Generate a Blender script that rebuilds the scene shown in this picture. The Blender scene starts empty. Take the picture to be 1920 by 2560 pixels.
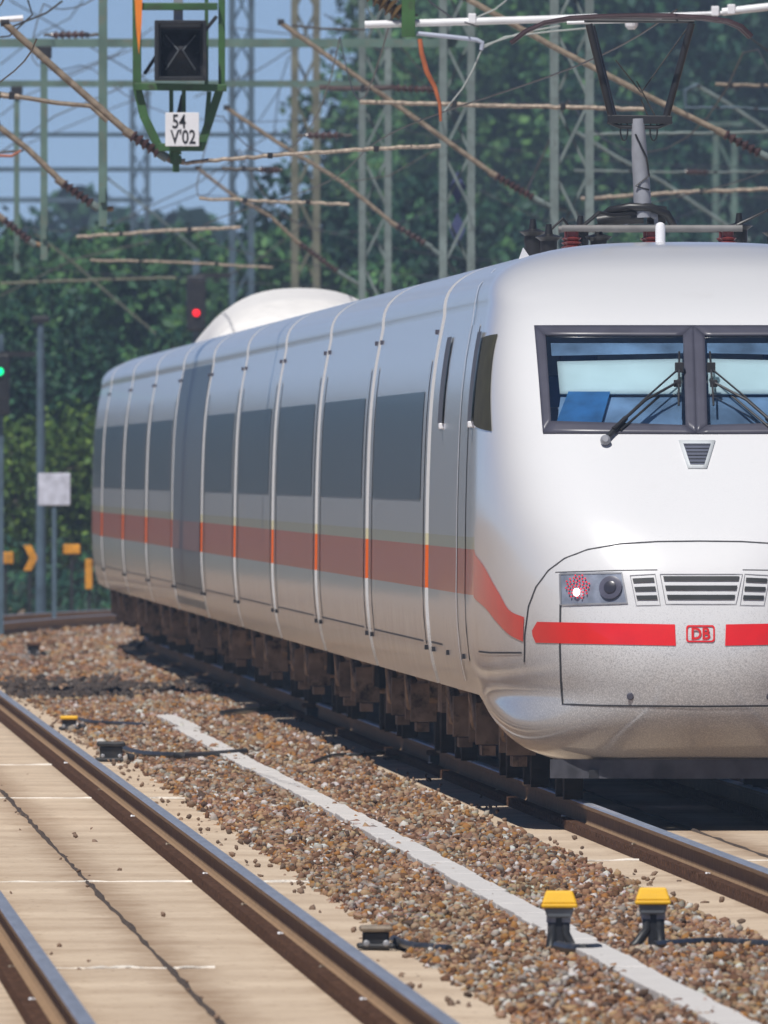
import bpy, math, random
import numpy as np
from mathutils import Vector, Matrix
R = math.radians
random.seed(7); np.random.seed(7)
S = bpy.context.scene
# ------------------------------------------------------------------ camera, world, sun, exposure
F, CX, HY, H = 100500.0, 960.0, 1180.0, 2.27          # focal length, image centre x, horizon y (photo pixels), eye height over rail
YAW = math.atan((CX + 750) / F)
cd = bpy.data.cameras.new('camera'); cam = bpy.data.objects.new('camera', cd); S.collection.objects.link(cam)
cam.location = (0, 0, H); cam.rotation_euler = (R(90), 0, -YAW)
cd.sensor_fit = 'HORIZONTAL'; cd.sensor_width = 12; cd.lens = 12 * F / 1920
cd.shift_y = -(1280 - HY) / 1920; cd.clip_start = 1; cd.clip_end = 12000
S.camera = cam
cd.dof.use_dof = True; cd.dof.focus_distance = 268; cd.dof.aperture_fstop = 12.5
SUN_EL, SUN_AZ = 57, 27                               # azimuth: degrees left of the axis from train to camera
w = bpy.data.worlds.new('World'); S.world = w; w.use_nodes = True
nt = w.node_tree; bg = nt.nodes['Background']
sky = nt.nodes.new('ShaderNodeTexSky'); sky.sky_type = 'NISHITA'; sky.sun_disc = False
sdir = Vector((-math.sin(R(SUN_AZ)) * math.cos(R(SUN_EL)), -math.cos(R(SUN_AZ)) * math.cos(R(SUN_EL)), math.sin(R(SUN_EL))))
sky.sun_elevation = R(SUN_EL); sky.sun_rotation = math.atan2(sdir.x, sdir.y); sky.air_density = 1.0; sky.dust_density = 0.0; sky.ozone_density = 3.0; sky.altitude = 9000
tn = nt.nodes.new('ShaderNodeMix'); tn.data_type = 'RGBA'; tn.blend_type = 'MULTIPLY'; tn.inputs[0].default_value = 1; tn.inputs[7].default_value = (1.05, 1.0, 1.05, 1); nt.links.new(sky.outputs[0], tn.inputs[6]); nt.links.new(tn.outputs[2], bg.inputs[0]); bg.inputs[1].default_value = 0.078
sl = bpy.data.lights.new('sun', 'SUN'); sl.energy = 4.45; sl.angle = R(0.5); sl.color = (1, .965, .92)
so = bpy.data.objects.new('sun', sl); S.collection.objects.link(so)
so.rotation_euler = (-sdir).to_track_quat('-Z', 'Y').to_euler()
S.view_settings.view_transform = 'Standard'; S.view_settings.look = 'None'; S.view_settings.exposure = 0; S.view_settings.gamma = 1
S.view_settings.use_curve_mapping = False

# ------------------------------------------------------------------ helpers
K = 1920 / 1659.0
def P(x, y, D):
    """point at depth D (m) seen at (x, y) on a 1659 px wide view"""
    Xc = (x * K - CX) / F * D; Z = H + (HY - y * K) / F * D
    return Vector((Xc * math.cos(YAW) + D * math.sin(YAW), -Xc * math.sin(YAW) + D * math.cos(YAW), Z))
def G(x, y, z=-0.2):
    """point of the level z seen at (x, y)"""
    return P(x, y, F * (H - z) / (y * K - HY))
def nodes(name):
    m = bpy.data.materials.new(name); m.use_nodes = True
    return m, m.node_tree, m.node_tree.nodes['Principled BSDF']
def mat(name, col, rough=.6, metal=0, var=.25, scale=6, bump=0, bscale=40, spec=.5, coat=0, emis=None, stretch=None, dirt=None, dscale=8, coord='Object'):
    m, t, b = nodes(name); N = t.nodes.new; L = t.links.new
    tc = N('ShaderNodeTexCoord'); mp = N('ShaderNodeMapping'); L(tc.outputs[coord], mp.inputs[0])
    if stretch: mp.inputs['Scale'].default_value = stretch
    n = N('ShaderNodeTexNoise'); n.inputs['Scale'].default_value = scale; n.inputs['Detail'].default_value = 6; L(mp.outputs[0], n.inputs[0])
    r = N('ShaderNodeMapRange'); r.inputs[1].default_value = .3; r.inputs[2].default_value = .7; r.inputs[3].default_value = 1 - var; r.inputs[4].default_value = 1 + var
    L(n.outputs[0], r.inputs[0])
    mx = N('ShaderNodeVectorMath'); mx.operation = 'SCALE'; mx.inputs[0].default_value = col[:3]; L(r.outputs[0], mx.inputs['Scale'])
    out = mx.outputs[0]
    if dirt:
        d = N('ShaderNodeTexNoise'); d.inputs['Scale'].default_value = dscale; d.inputs['Detail'].default_value = 9; d.inputs['Roughness'].default_value = .7; L(mp.outputs[0], d.inputs[0])
        rr = N('ShaderNodeMapRange'); rr.inputs[1].default_value = .52; rr.inputs[2].default_value = .68; L(d.outputs[0], rr.inputs[0])
        mm = N('ShaderNodeMix'); mm.data_type = 'RGBA'; L(rr.outputs[0], mm.inputs[0]); L(out, mm.inputs[6]); mm.inputs[7].default_value = (*dirt, 1); out = mm.outputs[2]
    L(out, b.inputs['Base Color'])
    b.inputs['Roughness'].default_value = rough; b.inputs['Metallic'].default_value = metal; b.inputs['Specular IOR Level'].default_value = spec
    if coat: b.inputs['Coat Weight'].default_value = coat; b.inputs['Coat Roughness'].default_value = .06
    if bump:
        bn = N('ShaderNodeTexNoise'); bn.inputs['Scale'].default_value = bscale; bn.inputs['Detail'].default_value = 5; L(mp.outputs[0], bn.inputs[0])
        bp = N('ShaderNodeBump'); bp.inputs['Strength'].default_value = 1; bp.inputs['Distance'].default_value = bump; L(bn.outputs[0], bp.inputs['Height']); L(bp.outputs[0], b.inputs['Normal'])
    if emis: b.inputs['Emission Color'].default_value = (*emis[:3], 1); b.inputs['Emission Strength'].default_value = emis[3]
    return m
class MB:
    def __init__(s, o=(0, 0, 0)): s.v = []; s.f = []; s.m = []; s.o = Vector(o); s.mi = 0; s.sm = True
    def add(s, vs, fs):
        k = len(s.v); s.v += [Vector(p) - s.o for p in vs]; s.f += [tuple(i + k for i in f) for f in fs]; s.m += [s.mi] * len(fs); return s
    def box(s, c, d, M=None):
        c = Vector(c); vs = []
        for i in (-1, 1):
            for j in (-1, 1):
                for k in (-1, 1):
                    p = Vector((i * d[0] / 2, j * d[1] / 2, k * d[2] / 2)); vs.append(c + (M @ p if M else p))
        return s.add(vs, [(0, 1, 3, 2), (4, 6, 7, 5), (0, 4, 5, 1), (2, 3, 7, 6), (0, 2, 6, 4), (1, 5, 7, 3)])
    def bar(s, a, b, w, h=None):
        a, b = Vector(a), Vector(b); d = b - a; q = d.to_track_quat('Z', 'X').to_matrix()
        return s.box((a + b) / 2, (w, h or w, d.length), q)
    def tube(s, pts, r, n=10, cap=True):
        pts = [Vector(p) for p in pts]; rs = r if isinstance(r, (list, tuple)) else [r] * len(pts); vs = []
        ref = None
        for i, p in enumerate(pts):
            d = (pts[min(i + 1, len(pts) - 1)] - pts[max(i - 1, 0)]).normalized()
            if ref is None: ref = d.orthogonal().normalized()
            ref = (ref - d * ref.dot(d)).normalized(); q = d.cross(ref)
            for k in range(n):
                a = 2 * math.pi * k / n; vs.append(p + (ref * math.cos(a) + q * math.sin(a)) * rs[i])
        fs = [(i * n + k, i * n + (k + 1) % n, (i + 1) * n + (k + 1) % n, (i + 1) * n + k) for i in range(len(pts) - 1) for k in range(n)]
        if cap: fs += [tuple(range(n))[::-1], tuple(range((len(pts) - 1) * n, len(pts) * n))]
        return s.add(vs, fs)
    def lathe(s, base, axis, prof, n=16):
        base = Vector(base); ax = Vector(axis).normalized()
        return s.tube_prof(base, ax, prof, n)
    def tube_prof(s, base, ax, prof, n):
        ref = ax.orthogonal().normalized(); q = ax.cross(ref); vs = []
        for (h, r) in prof:
            for k in range(n):
                a = 2 * math.pi * k / n; vs.append(base + ax * h + (ref * math.cos(a) + q * math.sin(a)) * max(r, 1e-4))
        fs = [(i * n + k, i * n + (k + 1) % n, (i + 1) * n + (k + 1) % n, (i + 1) * n + k) for i in range(len(prof) - 1) for k in range(n)]
        fs += [tuple(range(n))[::-1], tuple(range((len(prof) - 1) * n, len(prof) * n))]
        return s.add(vs, fs)
    def grid(s, fn, nu, nv, keep=None):
        vs = [fn(i / nu, j / nv) for j in range(nv + 1) for i in range(nu + 1)]; W = nu + 1
        fs = [(j * W + i, j * W + i + 1, (j + 1) * W + i + 1, (j + 1) * W + i) for j in range(nv) for i in range(nu)]
        if keep: fs = [f for f in fs if keep(f, vs)]
        return s.add(vs, fs)
    def build(s, name, mats, parent=None, bevel=0, smooth=False, thick=0, flip=False):
        me = bpy.data.meshes.new(name); me.from_pydata(s.v, [], s.f)
        for m in (mats if isinstance(mats, (list, tuple)) else [mats]): me.materials.append(m)
        me.polygons.foreach_set('material_index', s.m)
        if smooth: me.polygons.foreach_set('use_smooth', [True] * len(s.f))
        if flip: me.flip_normals()
        me.update(); o = bpy.data.objects.new(name, me); S.collection.objects.link(o); o.location = (0, 0, 0)
        if parent: o.parent = parent
        if parent is None: o.location = s.o
        if thick: md = o.modifiers.new('s', 'SOLIDIFY'); md.thickness = thick; md.offset = 0
        if bevel: md = o.modifiers.new('b', 'BEVEL'); md.width = bevel; md.segments = 2; md.limit_method = 'ANGLE'
        if smooth and not bevel:
            try: me.set_sharp_from_angle(angle=R(38))
            except Exception: pass
        return o
def tag(o, label, cat, group=None, kind=None):
    if label: o['label'] = label
    if cat: o['category'] = cat
    if group: o['group'] = group
    if kind: o['kind'] = kind
    return o
def thing(name, loc, label, cat, group=None):
    o = bpy.data.objects.new(name, None); o.empty_display_size = .2; S.collection.objects.link(o); o.location = loc
    return tag(o, label, cat, group)
def struct(o): o['kind'] = 'structure'; return o
def text_mesh(txt, size, mtl, name, M, parent, extrude=.002, xs=1):
    c = bpy.data.curves.new(name + '_tmp', 'FONT'); c.body = txt; c.size = size; c.extrude = extrude; c.align_x = 'CENTER'; c.align_y = 'CENTER'; c.resolution_u = 3; c.offset = size * (.03 if txt == 'DB' else .014); c.space_line = .95
    o = bpy.data.objects.new(name + '_tmp', c); S.collection.objects.link(o)
    dg = bpy.context.evaluated_depsgraph_get(); me = bpy.data.meshes.new_from_object(o.evaluated_get(dg)); bpy.data.objects.remove(o); bpy.data.curves.remove(c)
    me.transform(M @ Matrix.Diagonal((xs, 1, 1, 1))); me.name = name; me.materials.clear(); me.materials.append(mtl)
    q = bpy.data.objects.new(name, me); S.collection.objects.link(q); q.parent = parent; return q

# ------------------------------------------------------------------ layout of the railway
XT, XL, Y0C, RC = 6.84, 2.35, 540.0, 1500.0             # train track centre, left track centre, start and radius of the curve
def cx(Y): return (Y - Y0C) ** 2 / (2 * RC) if Y > Y0C else 0.0
GZ = -0.20
YN = 274.8                                             # nose of the train

# ------------------------------------------------------------------ materials
def rgb(r, g, b): return tuple(((c / 255) / 12.92 if c / 255 <= .04045 else ((c / 255 + .055) / 1.055) ** 2.4) for c in (r, g, b))
M_green = mat('green_paint', (.045, .12, .035), .5, var=.3, scale=3, dirt=(.05, .06, .035))
M_gpale = mat('faded_green_paint', (.11, .18, .15), .6, var=.25, scale=3, dirt=(.16, .17, .13))
M_galv = mat('galvanised_steel', (.17, .215, .205), .6, var=.3, scale=3, dirt=(.12, .14, .13))
M_galvb = mat('blue_grey_steel', (.075, .12, .16), .6, var=.3, scale=3)
M_brownst = mat('weathered_mast_steel', (.17, .17, .12), .7, var=.3, scale=3)
M_tan = mat('tan_oxidised_tube', (.25, .20, .145), .55, var=.35, scale=14, dirt=(.13, .09, .06)); M_tan2 = mat('pale_oxidised_tube', (.36, .29, .22), .55, var=.5, scale=22, dirt=(.14, .10, .08), dscale=20)
M_white = mat('white_tube', (.78, .79, .80), .45, var=.08)
M_dark = mat('dark_metal', (.02, .02, .023), .5, var=.4)
M_black = mat('black_plastic', (.018, .019, .022), .42, var=.3, dirt=(.05, .045, .04))
M_wire = mat('copper_wire', (.06, .055, .05), .5, metal=.3, var=.3)
M_ins = mat('brown_glazed_insulator', (.055, .028, .026), .3, var=.4, scale=9)
M_grey = mat('grey_metal', (.27, .28, .31), .45, var=.2)
M_orange = mat('orange_plastic', (.85, .24, .02), .5, var=.1)
M_copper = mat('rust_orange_cable', (.45, .13, .05), .5, var=.3)
M_yellow = mat('yellow_plastic', (.86, .48, .005), .45, var=.08)
M_rust = mat('rusty_steel', (.31, .205, .125), .95, spec=.05, var=.35, scale=18, bump=.003, bscale=60, dirt=(.25, .17, .11), dscale=5)
M_rustd = mat('dark_rusty_pad', (.10, .055, .036), .95, spec=.05, var=.5, scale=30, bump=.006, bscale=70)
M_railtop = mat('polished_rail_top', (.70, .74, .80), .5, metal=1, var=.12, scale=2, stretch=(10, .3, 1))
M_plate = mat('white_enamel', (.8, .8, .82), .4, var=.04)
M_ink = mat('black_lettering', (.01, .01, .012), .5, var=.1)
M_glassy = mat('dark_glass', (.012, .014, .02), .12, var=.3)

# ------------------------------------------------------------------ ground
def ground_mat():
    m, t, b = nodes('dusty_ballast_ground'); N = t.nodes.new; L = t.links.new
    tc = N('ShaderNodeTexCoord'); v = N('ShaderNodeTexVoronoi'); v.inputs['Scale'].default_value = 17; L(tc.outputs['Object'], v.inputs[0])
    n = N('ShaderNodeTexNoise'); n.inputs['Scale'].default_value = .8; n.inputs['Detail'].default_value = 7; L(tc.outputs['Object'], n.inputs[0])
    cr = N('ShaderNodeValToRGB'); e = cr.color_ramp.elements; e[0].color = (.13, .08, .05, 1); e[1].color = (.45, .33, .23, 1)
    x = cr.color_ramp.elements.new(.5); x.color = (.28, .19, .125, 1)
    mx = N('ShaderNodeMix'); mx.data_type = 'RGBA'; mx.inputs[0].default_value = .5
    L(v.outputs['Color'], cr.inputs[0]); L(cr.outputs[0], mx.inputs[6])
    c2 = N('ShaderNodeValToRGB'); c2.color_ramp.elements[0].color = (.2, .14, .09, 1); c2.color_ramp.elements[1].color = (.46, .35, .25, 1); L(n.outputs[0], c2.inputs[0]); L(c2.outputs[0], mx.inputs[7])
    L(mx.outputs[2], b.inputs['Base Color']); b.inputs['Roughness'].default_value = .95; b.inputs['Specular IOR Level'].default_value = .1
    bp = N('ShaderNodeBump'); bp.inputs['Strength'].default_value = .8; bp.inputs['Distance'].default_value = .03; L(v.outputs['Distance'], bp.inputs['Height']); bp.invert = True; L(bp.outputs[0], b.inputs['Normal'])
    return m
M_ground = ground_mat()
g = MB(); g.add([(-900, -60, GZ - .03), (900, -60, GZ - .03), (900, 9000, GZ - .03), (-900, 9000, GZ - .03)], [(0, 1, 2, 3)])
struct(g.build('ground', M_ground))
def slab_mat(xc):
    m, t, b = nodes('weathered_concrete_slab'); N = t.nodes.new; L = t.links.new
    tc = N('ShaderNodeTexCoord'); mp = N('ShaderNodeMapping'); mp.inputs['Scale'].default_value = (2.6, .7, 1); L(tc.outputs['Object'], mp.inputs[0])
    n = N('ShaderNodeTexNoise'); n.inputs['Scale'].default_value = 2.2; n.inputs['Detail'].default_value = 8; n.inputs['Roughness'].default_value = .7; L(mp.outputs[0], n.inputs[0])
    n2 = N('ShaderNodeTexNoise'); n2.inputs['Scale'].default_value = .35; n2.inputs['Detail'].default_value = 4; L(tc.outputs['Object'], n2.inputs[0])
    cr = N('ShaderNodeValToRGB'); e = cr.color_ramp.elements; e[0].position = .3; e[0].color = (.46, .36, .255, 1); e[1].position = .62; e[1].color = (.60, .49, .37, 1); L(n.outputs[0], cr.inputs[0])
    c2 = N('ShaderNodeValToRGB'); e = c2.color_ramp.elements; e[0].position = .35; e[0].color = (0.470, 0.346, 0.239, 1); e[1].position = .65; e[1].color = (0.739, 0.594, 0.437, 1); L(n2.outputs[0], c2.inputs[0])
    mx = N('ShaderNodeMix'); mx.data_type = 'RGBA'; mx.inputs[0].default_value = .5; L(cr.outputs[0], mx.inputs[6]); L(c2.outputs[0], mx.inputs[7])
    # dark specks of dropped grit and rust
    sp = N('ShaderNodeTexNoise'); sp.inputs['Scale'].default_value = 9; sp.inputs['Detail'].default_value = 3; L(mp.outputs[0], sp.inputs[0])
    rr = N('ShaderNodeMapRange'); rr.inputs[1].default_value = .66; rr.inputs[2].default_value = .72; L(sp.outputs[0], rr.inputs[0])
    m3 = N('ShaderNodeMix'); m3.data_type = 'RGBA'; L(rr.outputs[0], m3.inputs[0]); L(mx.outputs[2], m3.inputs[6]); m3.inputs[7].default_value = (.22, .13, .08, 1)
    sx = N('ShaderNodeSeparateXYZ'); L(tc.outputs['Object'], sx.inputs[0])
    def mth(op, a, v):
        q = N('ShaderNodeMath'); q.operation = op; L(a, q.inputs[0])
        if isinstance(v, (int, float)): q.inputs[1].default_value = v
        else: L(v, q.inputs[1])
        return q.outputs[0]
    u = mth('ABSOLUTE', mth('SUBTRACT', sx.outputs[0], xc), 0); d = mth('MINIMUM', mth('ABSOLUTE', mth('SUBTRACT', u, .75), 0), u)
    n3 = N('ShaderNodeTexNoise'); n3.inputs['Scale'].default_value = 1.3; n3.inputs['Detail'].default_value = 8; n3.inputs['Roughness'].default_value = .75; L(mp.outputs[0], n3.inputs[0])
    st_ = mth('SUBTRACT', mth('ADD', n3.outputs[0], .22), mth('MULTIPLY', d, 1.6)); r4 = N('ShaderNodeMapRange'); L(st_, r4.inputs[0]); r4.inputs[1].default_value = .35; r4.inputs[2].default_value = .75; r4.inputs[4].default_value = .8
    m4 = N('ShaderNodeMix'); m4.data_type = 'RGBA'; L(r4.outputs[0], m4.inputs[0]); L(m3.outputs[2], m4.inputs[6]); m4.inputs[7].default_value = (.30, .20, .125, 1)
    L(m4.outputs[2], b.inputs['Base Color']); b.inputs['Roughness'].default_value = .9; b.inputs['Specular IOR Level'].default_value = .15
    bp = N('ShaderNodeBump'); bp.inputs['Distance'].default_value = .02; bp.inputs['Strength'].default_value = .7; L(n.outputs[0], bp.inputs['Height']); L(bp.outputs[0], b.inputs['Normal'])
    return m
KD = 7.5                                              # metres per depth unit of the overhead line lists below
Ys = [120 + 4.0 * i for i in range(240)]
def ribbon(xc, prof, z0=0):
    """sweep a lateral profile [(dx, z)] along a track centred on xc"""
    mb = MB(); n = len(prof)
    vs = [(xc + cx(Y) + dx, Y, z) for Y in Ys for dx, z in prof]
    fs = [(j * n + i, j * n + i + 1, (j + 1) * n + i + 1, (j + 1) * n + i) for j in range(len(Ys) - 1) for i in range(n - 1)]
    mb.add(vs, fs); return mb
for xc in (XL, XT, XT + 4.5):
    struct(ribbon(xc, [(-1.36, GZ - .1), (-1.33, GZ + .004), (-.9, GZ + .012), (.9, GZ + .012), (1.33, GZ + .004), (1.36, GZ - .1)]).build('track_slab', slab_mat(xc)))
# ballast stones lying between and beside the tracks
def stone_mat():
    m, t, b = nodes('mixed_ballast_stone'); N = t.nodes.new; L = t.links.new
    ge = N('ShaderNodeNewGeometry'); cr = N('ShaderNodeValToRGB'); cr.color_ramp.interpolation = 'CONSTANT'
    cols = [(0, (.33, .19, .11)), (.15, (.17, .085, .045)), (.28, (.43, .29, .19)), (.43, (.40, .19, .06)), (.53, (.31, .27, .23)), (.61, (.27, .15, .095)), (.74, (.50, .44, .38)), (.81, (.11, .07, .05)), (.88, (.48, .32, .18)), (.955, (.70, .67, .63))]
    el = cr.color_ramp.elements; el[0].color = (*cols[0][1], 1); el[1].position = cols[1][0]; el[1].color = (*cols[1][1], 1)
    for p, c in cols[2:]: q = el.new(p); q.color = (*c, 1)
    L(ge.outputs['Random Per Island'], cr.inputs[0])
    n = N('ShaderNodeTexNoise'); n.inputs['Scale'].default_value = 45; n.inputs['Detail'].default_value = 4
    mx = N('ShaderNodeMix'); mx.data_type = 'RGBA'; mx.blend_type = 'MULTIPLY'; mx.inputs[0].default_value = .5; L(cr.outputs[0], mx.inputs[6]); L(n.outputs[1], mx.inputs[7])
    g2 = N('ShaderNodeGamma'); g2.inputs[1].default_value = 1.0; L(mx.outputs[2], g2.inputs[0])
    L(g2.outputs[0], b.inputs['Base Color']); b.inputs['Roughness'].default_value = .85; b.inputs['Specular IOR Level'].default_value = .25
    return m
M_stone = stone_mat()
def stones(name, regions, mtl, smin=.022, smax=.042):
    ph = (1 + 5 ** .5) / 2
    iv = np.array([(-1, ph, 0), (1, ph, 0), (-1, -ph, 0), (1, -ph, 0), (0, -1, ph), (0, 1, ph), (0, -1, -ph), (0, 1, -ph), (ph, 0, -1), (ph, 0, 1), (-ph, 0, -1), (-ph, 0, 1)]) / 1.9
    it = np.array([(0, 11, 5), (0, 5, 1), (0, 1, 7), (0, 7, 10), (0, 10, 11), (1, 5, 9), (5, 11, 4), (11, 10, 2), (10, 7, 6), (7, 1, 8), (3, 9, 4), (3, 4, 2), (3, 2, 6), (3, 6, 8), (3, 8, 9), (4, 9, 5), (2, 4, 11), (6, 2, 10), (8, 6, 7), (9, 8, 1)])
    V = []; n_tot = 0
    for (x0, x1, y0, y1, dens, k, curve) in regions:
        n = int((x1 - x0) * (y1 - y0) * dens)
        x = np.random.uniform(x0, x1, n); y = np.random.uniform(y0, y1, n)
        edge = np.minimum(x - x0, x1 - x); keep = ((np.abs(x - 4.57) > .10) | (y > 398)) & (edge > .12) | (np.random.rand(n) < edge / .12 * .7 + .06); x = x[keep]; y = y[keep]; n = len(x)
        x = x + np.where(y > Y0C, (y - Y0C) ** 2 / (2 * RC), 0)
        s = np.random.uniform(smin, smax, n) * k * np.where(np.random.rand(n) < .08, 1.35, 1)
        p = iv[None] * np.random.uniform(.62, 1.2, (n, 12, 1)) * (s[:, None, None] * np.random.uniform(.5, 1.35, (n, 1, 3)))
        q = np.random.normal(size=(n, 4)); q /= np.linalg.norm(q, axis=1)[:, None]; a, b, c, d = q.T
        Rm = np.stack([1 - 2 * (c * c + d * d), 2 * (b * c - a * d), 2 * (b * d + a * c), 2 * (b * c + a * d), 1 - 2 * (b * b + d * d), 2 * (c * d - a * b), 2 * (b * d - a * c), 2 * (c * d + a * b), 1 - 2 * (b * b + c * c)], 1).reshape(n, 3, 3)
        p = np.einsum('nij,nkj->nki', Rm, p)
        z = GZ - .03 + np.random.uniform(0, .055, n) + .018 * np.sin(x * 5 + y * 1.3) * np.sin(y * 1.7)
        p[:, :, 0] += x[:, None]; p[:, :, 1] += y[:, None]; p[:, :, 2] += z[:, None]
        V.append(p.reshape(-1, 3)); n_tot += n
    V = np.concatenate(V).astype(np.float32); Fc = (it[None] + np.arange(n_tot)[:, None, None] * 12).reshape(-1)
    me = bpy.data.meshes.new(name); me.vertices.add(len(V)); me.vertices.foreach_set('co', V.ravel())
    me.loops.add(len(Fc)); me.loops.foreach_set('vertex_index', Fc.astype(np.int32)); me.polygons.add(len(Fc) // 3)
    me.polygons.foreach_set('loop_start', np.arange(0, len(Fc), 3, dtype=np.int32)); me.update(calc_edges=True); me.materials.append(mtl)
    o = bpy.data.objects.new(name, me); S.collection.objects.link(o); return o
st = stones('ballast_stones', [(3.6, 5.62, 165, 260, 230, .68, 1), (3.6, 5.62, 260, 340, 170, .75, 1), (3.5, 5.7, 340, 460, 90, .88, 1), (3.3, 5.8, 460, 720, 24, 1.3, 1), (8.15, 10.1, 280, 700, 6, 1.5, 1), (-1, 1.0, 170, 400, 8, 1.4, 1)], M_stone)
dk = stones('shadow_band_stones', [(3.4, 4.9, 434, 472, 32, 1.1, 1), (4.1, 6.0, 446, 462, 32, 1.0, 1)], mat('shadow_dark_stone', (.06, .045, .038), .9, var=.5, scale=2)); tag(dk, 'darkened ballast standing in for a shadow band across the far gap between tracks', 'ballast', kind='stuff')  # cast shadow band put into the colour of extra dark stones
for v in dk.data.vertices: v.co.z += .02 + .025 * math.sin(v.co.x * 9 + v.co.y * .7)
tag(st, 'loose brown and grey ballast stones between the two tracks', 'ballast', kind='stuff')
# stray stones that rolled onto the slab
sg = stones('stray_gravel', [(3.3, 3.68, 168, 450, 3.5, .55, 1), (1.7, 3.0, 168, 330, .14, .5, 1), (2.27, 2.37, 168, 330, 9, .4, 1), (5.55, 5.75, 168, 450, 3.5, .6, 1), (5.55, 6.0, 168, 450, .8, .6, 1)], mat('stray_dark_gravel', (.19, .125, .085), .9, var=.5, scale=3))
for v in sg.data.vertices: v.co.z += .018
tag(sg, 'small dark stones scattered on the beige track slabs', 'gravel', kind='stuff')

# ------------------------------------------------------------------ tracks: rails, pads, clips
RP = [(-.075, -.172), (-.075, -.160), (-.02, -.146), (-.009, -.13), (-.009, -.045), (-.034, -.034), (-.036, -.010), (-.028, -.001), (0, 0.001), (.028, -.001), (.036, -.010), (.034, -.034), (.009, -.045), (.009, -.13), (.02, -.146), (.075, -.160), (.075, -.172)]
for xc, lab, cat_ in ((XL, 'left track with shiny blue rail heads on a beige slab', 'railway track'), (XT, 'track that carries the white train, left rail half in its shade', 'railway track'), (XT + 4.5, 'empty track behind the train on its far side', 'railway track')):
    tr = thing('railway_track', (xc, 180, GZ), lab, cat_)
    for sx in (-.75, .75):
        rb = ribbon(xc, [(sx + a, b) for a, b in RP]); rb.o = Vector((xc, 180, GZ)); rb.v = [p - rb.o for p in rb.v]
        n = len(RP) - 1; rb.m = [1 if (i % n) in (6, 7, 8, 9) else 0 for i in range(len(rb.f))]
        ro = rb.build('rail', [M_rust, M_railtop], tr)
        pd = ribbon(xc, [(sx - .15, GZ + .0), (sx - .15, GZ + .045), (sx - .12, GZ + .062), (sx - .085, GZ + .045), (sx - .07, GZ + .02)])
        pd.v = [p - rb.o for p in pd.v]
        # ribbed rubber pad strip: many short ribs
        if xc < 9:
            for Y in np.arange(170, 420, .6):
                pd.box((xc + cx(Y) + sx - .115, Y, GZ + .048), (.075, .28, .065)); 
        k = len(rb.v)
        pd.v = [p if i < (len(Ys) * 5) else p - rb.o for i, p in enumerate(pd.v)]
        pd.build('rail_pad', M_rustd, tr)
        if xc < 9:
            for i, Y in enumerate([182, 194, 208, 222, 239, 258, 279, 302, 330]):
                c = MB((xc, 180, GZ)); b_ = (xc + sx - .075, Y, GZ + .05)
                c.tube([(b_[0] - .03, Y, GZ + .05), (b_[0] - .03, Y + .02, GZ + .085), (b_[0] - .01, Y + .03, GZ + .08)], .008, 8); c.box((b_[0] - .02, Y, GZ + .05), (.05, .3, .03))
                c.build('rail_clip', M_plate if i % 2 == 0 else M_tan, tr, bevel=.003)
# slab joints and the crack down the middle
M_joint = mat('pale_joint_mortar', (.75, .7, .62), .9, var=.2, bump=.01)
M_crack = mat('dark_crack_sealant', (.07, .05, .038), .9, var=.5, scale=12, bump=.01)
for y_, x0, x1 in ((1727, XL - 1.3, XL + 1.32), (1908, XL - 1.3, XL + 1.3), (1655, XL - 1.3, XL + 1.2), (2095, XL - .7, XL + .2), (1862, XT - 1.3, XT + 1.3)):
    D = F * (H - GZ) / (y_ * K - HY); Y = D / math.cos(YAW) - .5
    pts = [(x0 + (x1 - x0) * i / 24, Y + random.uniform(-.04, .04) + .08 * math.sin(i * .6), GZ + .01) for i in range(25)]
    o = MB((x0, Y, GZ)).tube(pts, [random.uniform(.006, .017) for _ in pts], 6).build('slab_joint', M_joint); struct(o)
for xc in (XL, XT):
    pts = [(xc - .03 + random.uniform(-.007, .007), 160 + i * 1.6, GZ + .01) for i in range(120)]
    struct(MB((xc, 160, GZ)).tube(pts, [random.uniform(.008, .022) for _ in pts], 6).build('centre_crack', M_crack))
# white trough covers in the ballast
M_cover = mat('pale_concrete_cover', (.60, .575, .55), .85, var=.12, scale=9, bump=.004)
tcv = thing('cable_trough', (4.6, 180, GZ), 'long pale concrete cable trough running through the brown ballast', 'cable trough')
Y = 165.0; i = 0
while Y < 398:
    off = 0.02 * math.sin(Y * .055) + random.uniform(-.009, .009) + (.07 if Y > 379 else 0) + (.03 if 274 < Y < 330 else 0)
    MB((4.6, 180, GZ)).box((4.56 + off, Y + 1.2, GZ + .026 + random.uniform(0, .008)), (.19, 2.39, .05), Matrix.Rotation(random.uniform(-.004, .004), 3, 'Z')).build('trough_cover', M_cover, tcv, bevel=.006)
    Y += 2.4; i += 1

# ------------------------------------------------------------------ the train
def ramp(tab):
    xs = [a for a, b in tab]; ys = [b for a, b in tab]
    # monotone smooth interpolation
    m = []
    for i in range(len(xs)):
        if i == 0: m.append((ys[1] - ys[0]) / (xs[1] - xs[0]))
        elif i == len(xs) - 1: m.append((ys[-1] - ys[-2]) / (xs[-1] - xs[-2]))
        else: m.append(.5 * ((ys[i] - ys[i - 1]) / (xs[i] - xs[i - 1]) + (ys[i + 1] - ys[i]) / (xs[i + 1] - xs[i])))
    def f(x):
        if x <= xs[0]: return ys[0]
        if x >= xs[-1]: return ys[-1]
        i = max(j for j in range(len(xs) - 1) if xs[j] <= x); h = xs[i + 1] - xs[i]; t = (x - xs[i]) / h
        return (2 * t ** 3 - 3 * t * t + 1) * ys[i] + (t ** 3 - 2 * t * t + t) * h * m[i] + (3 * t * t - 2 * t ** 3) * ys[i + 1] + (t ** 3 - t * t) * h * m[i + 1]
    return f
ZT = 3.87
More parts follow.
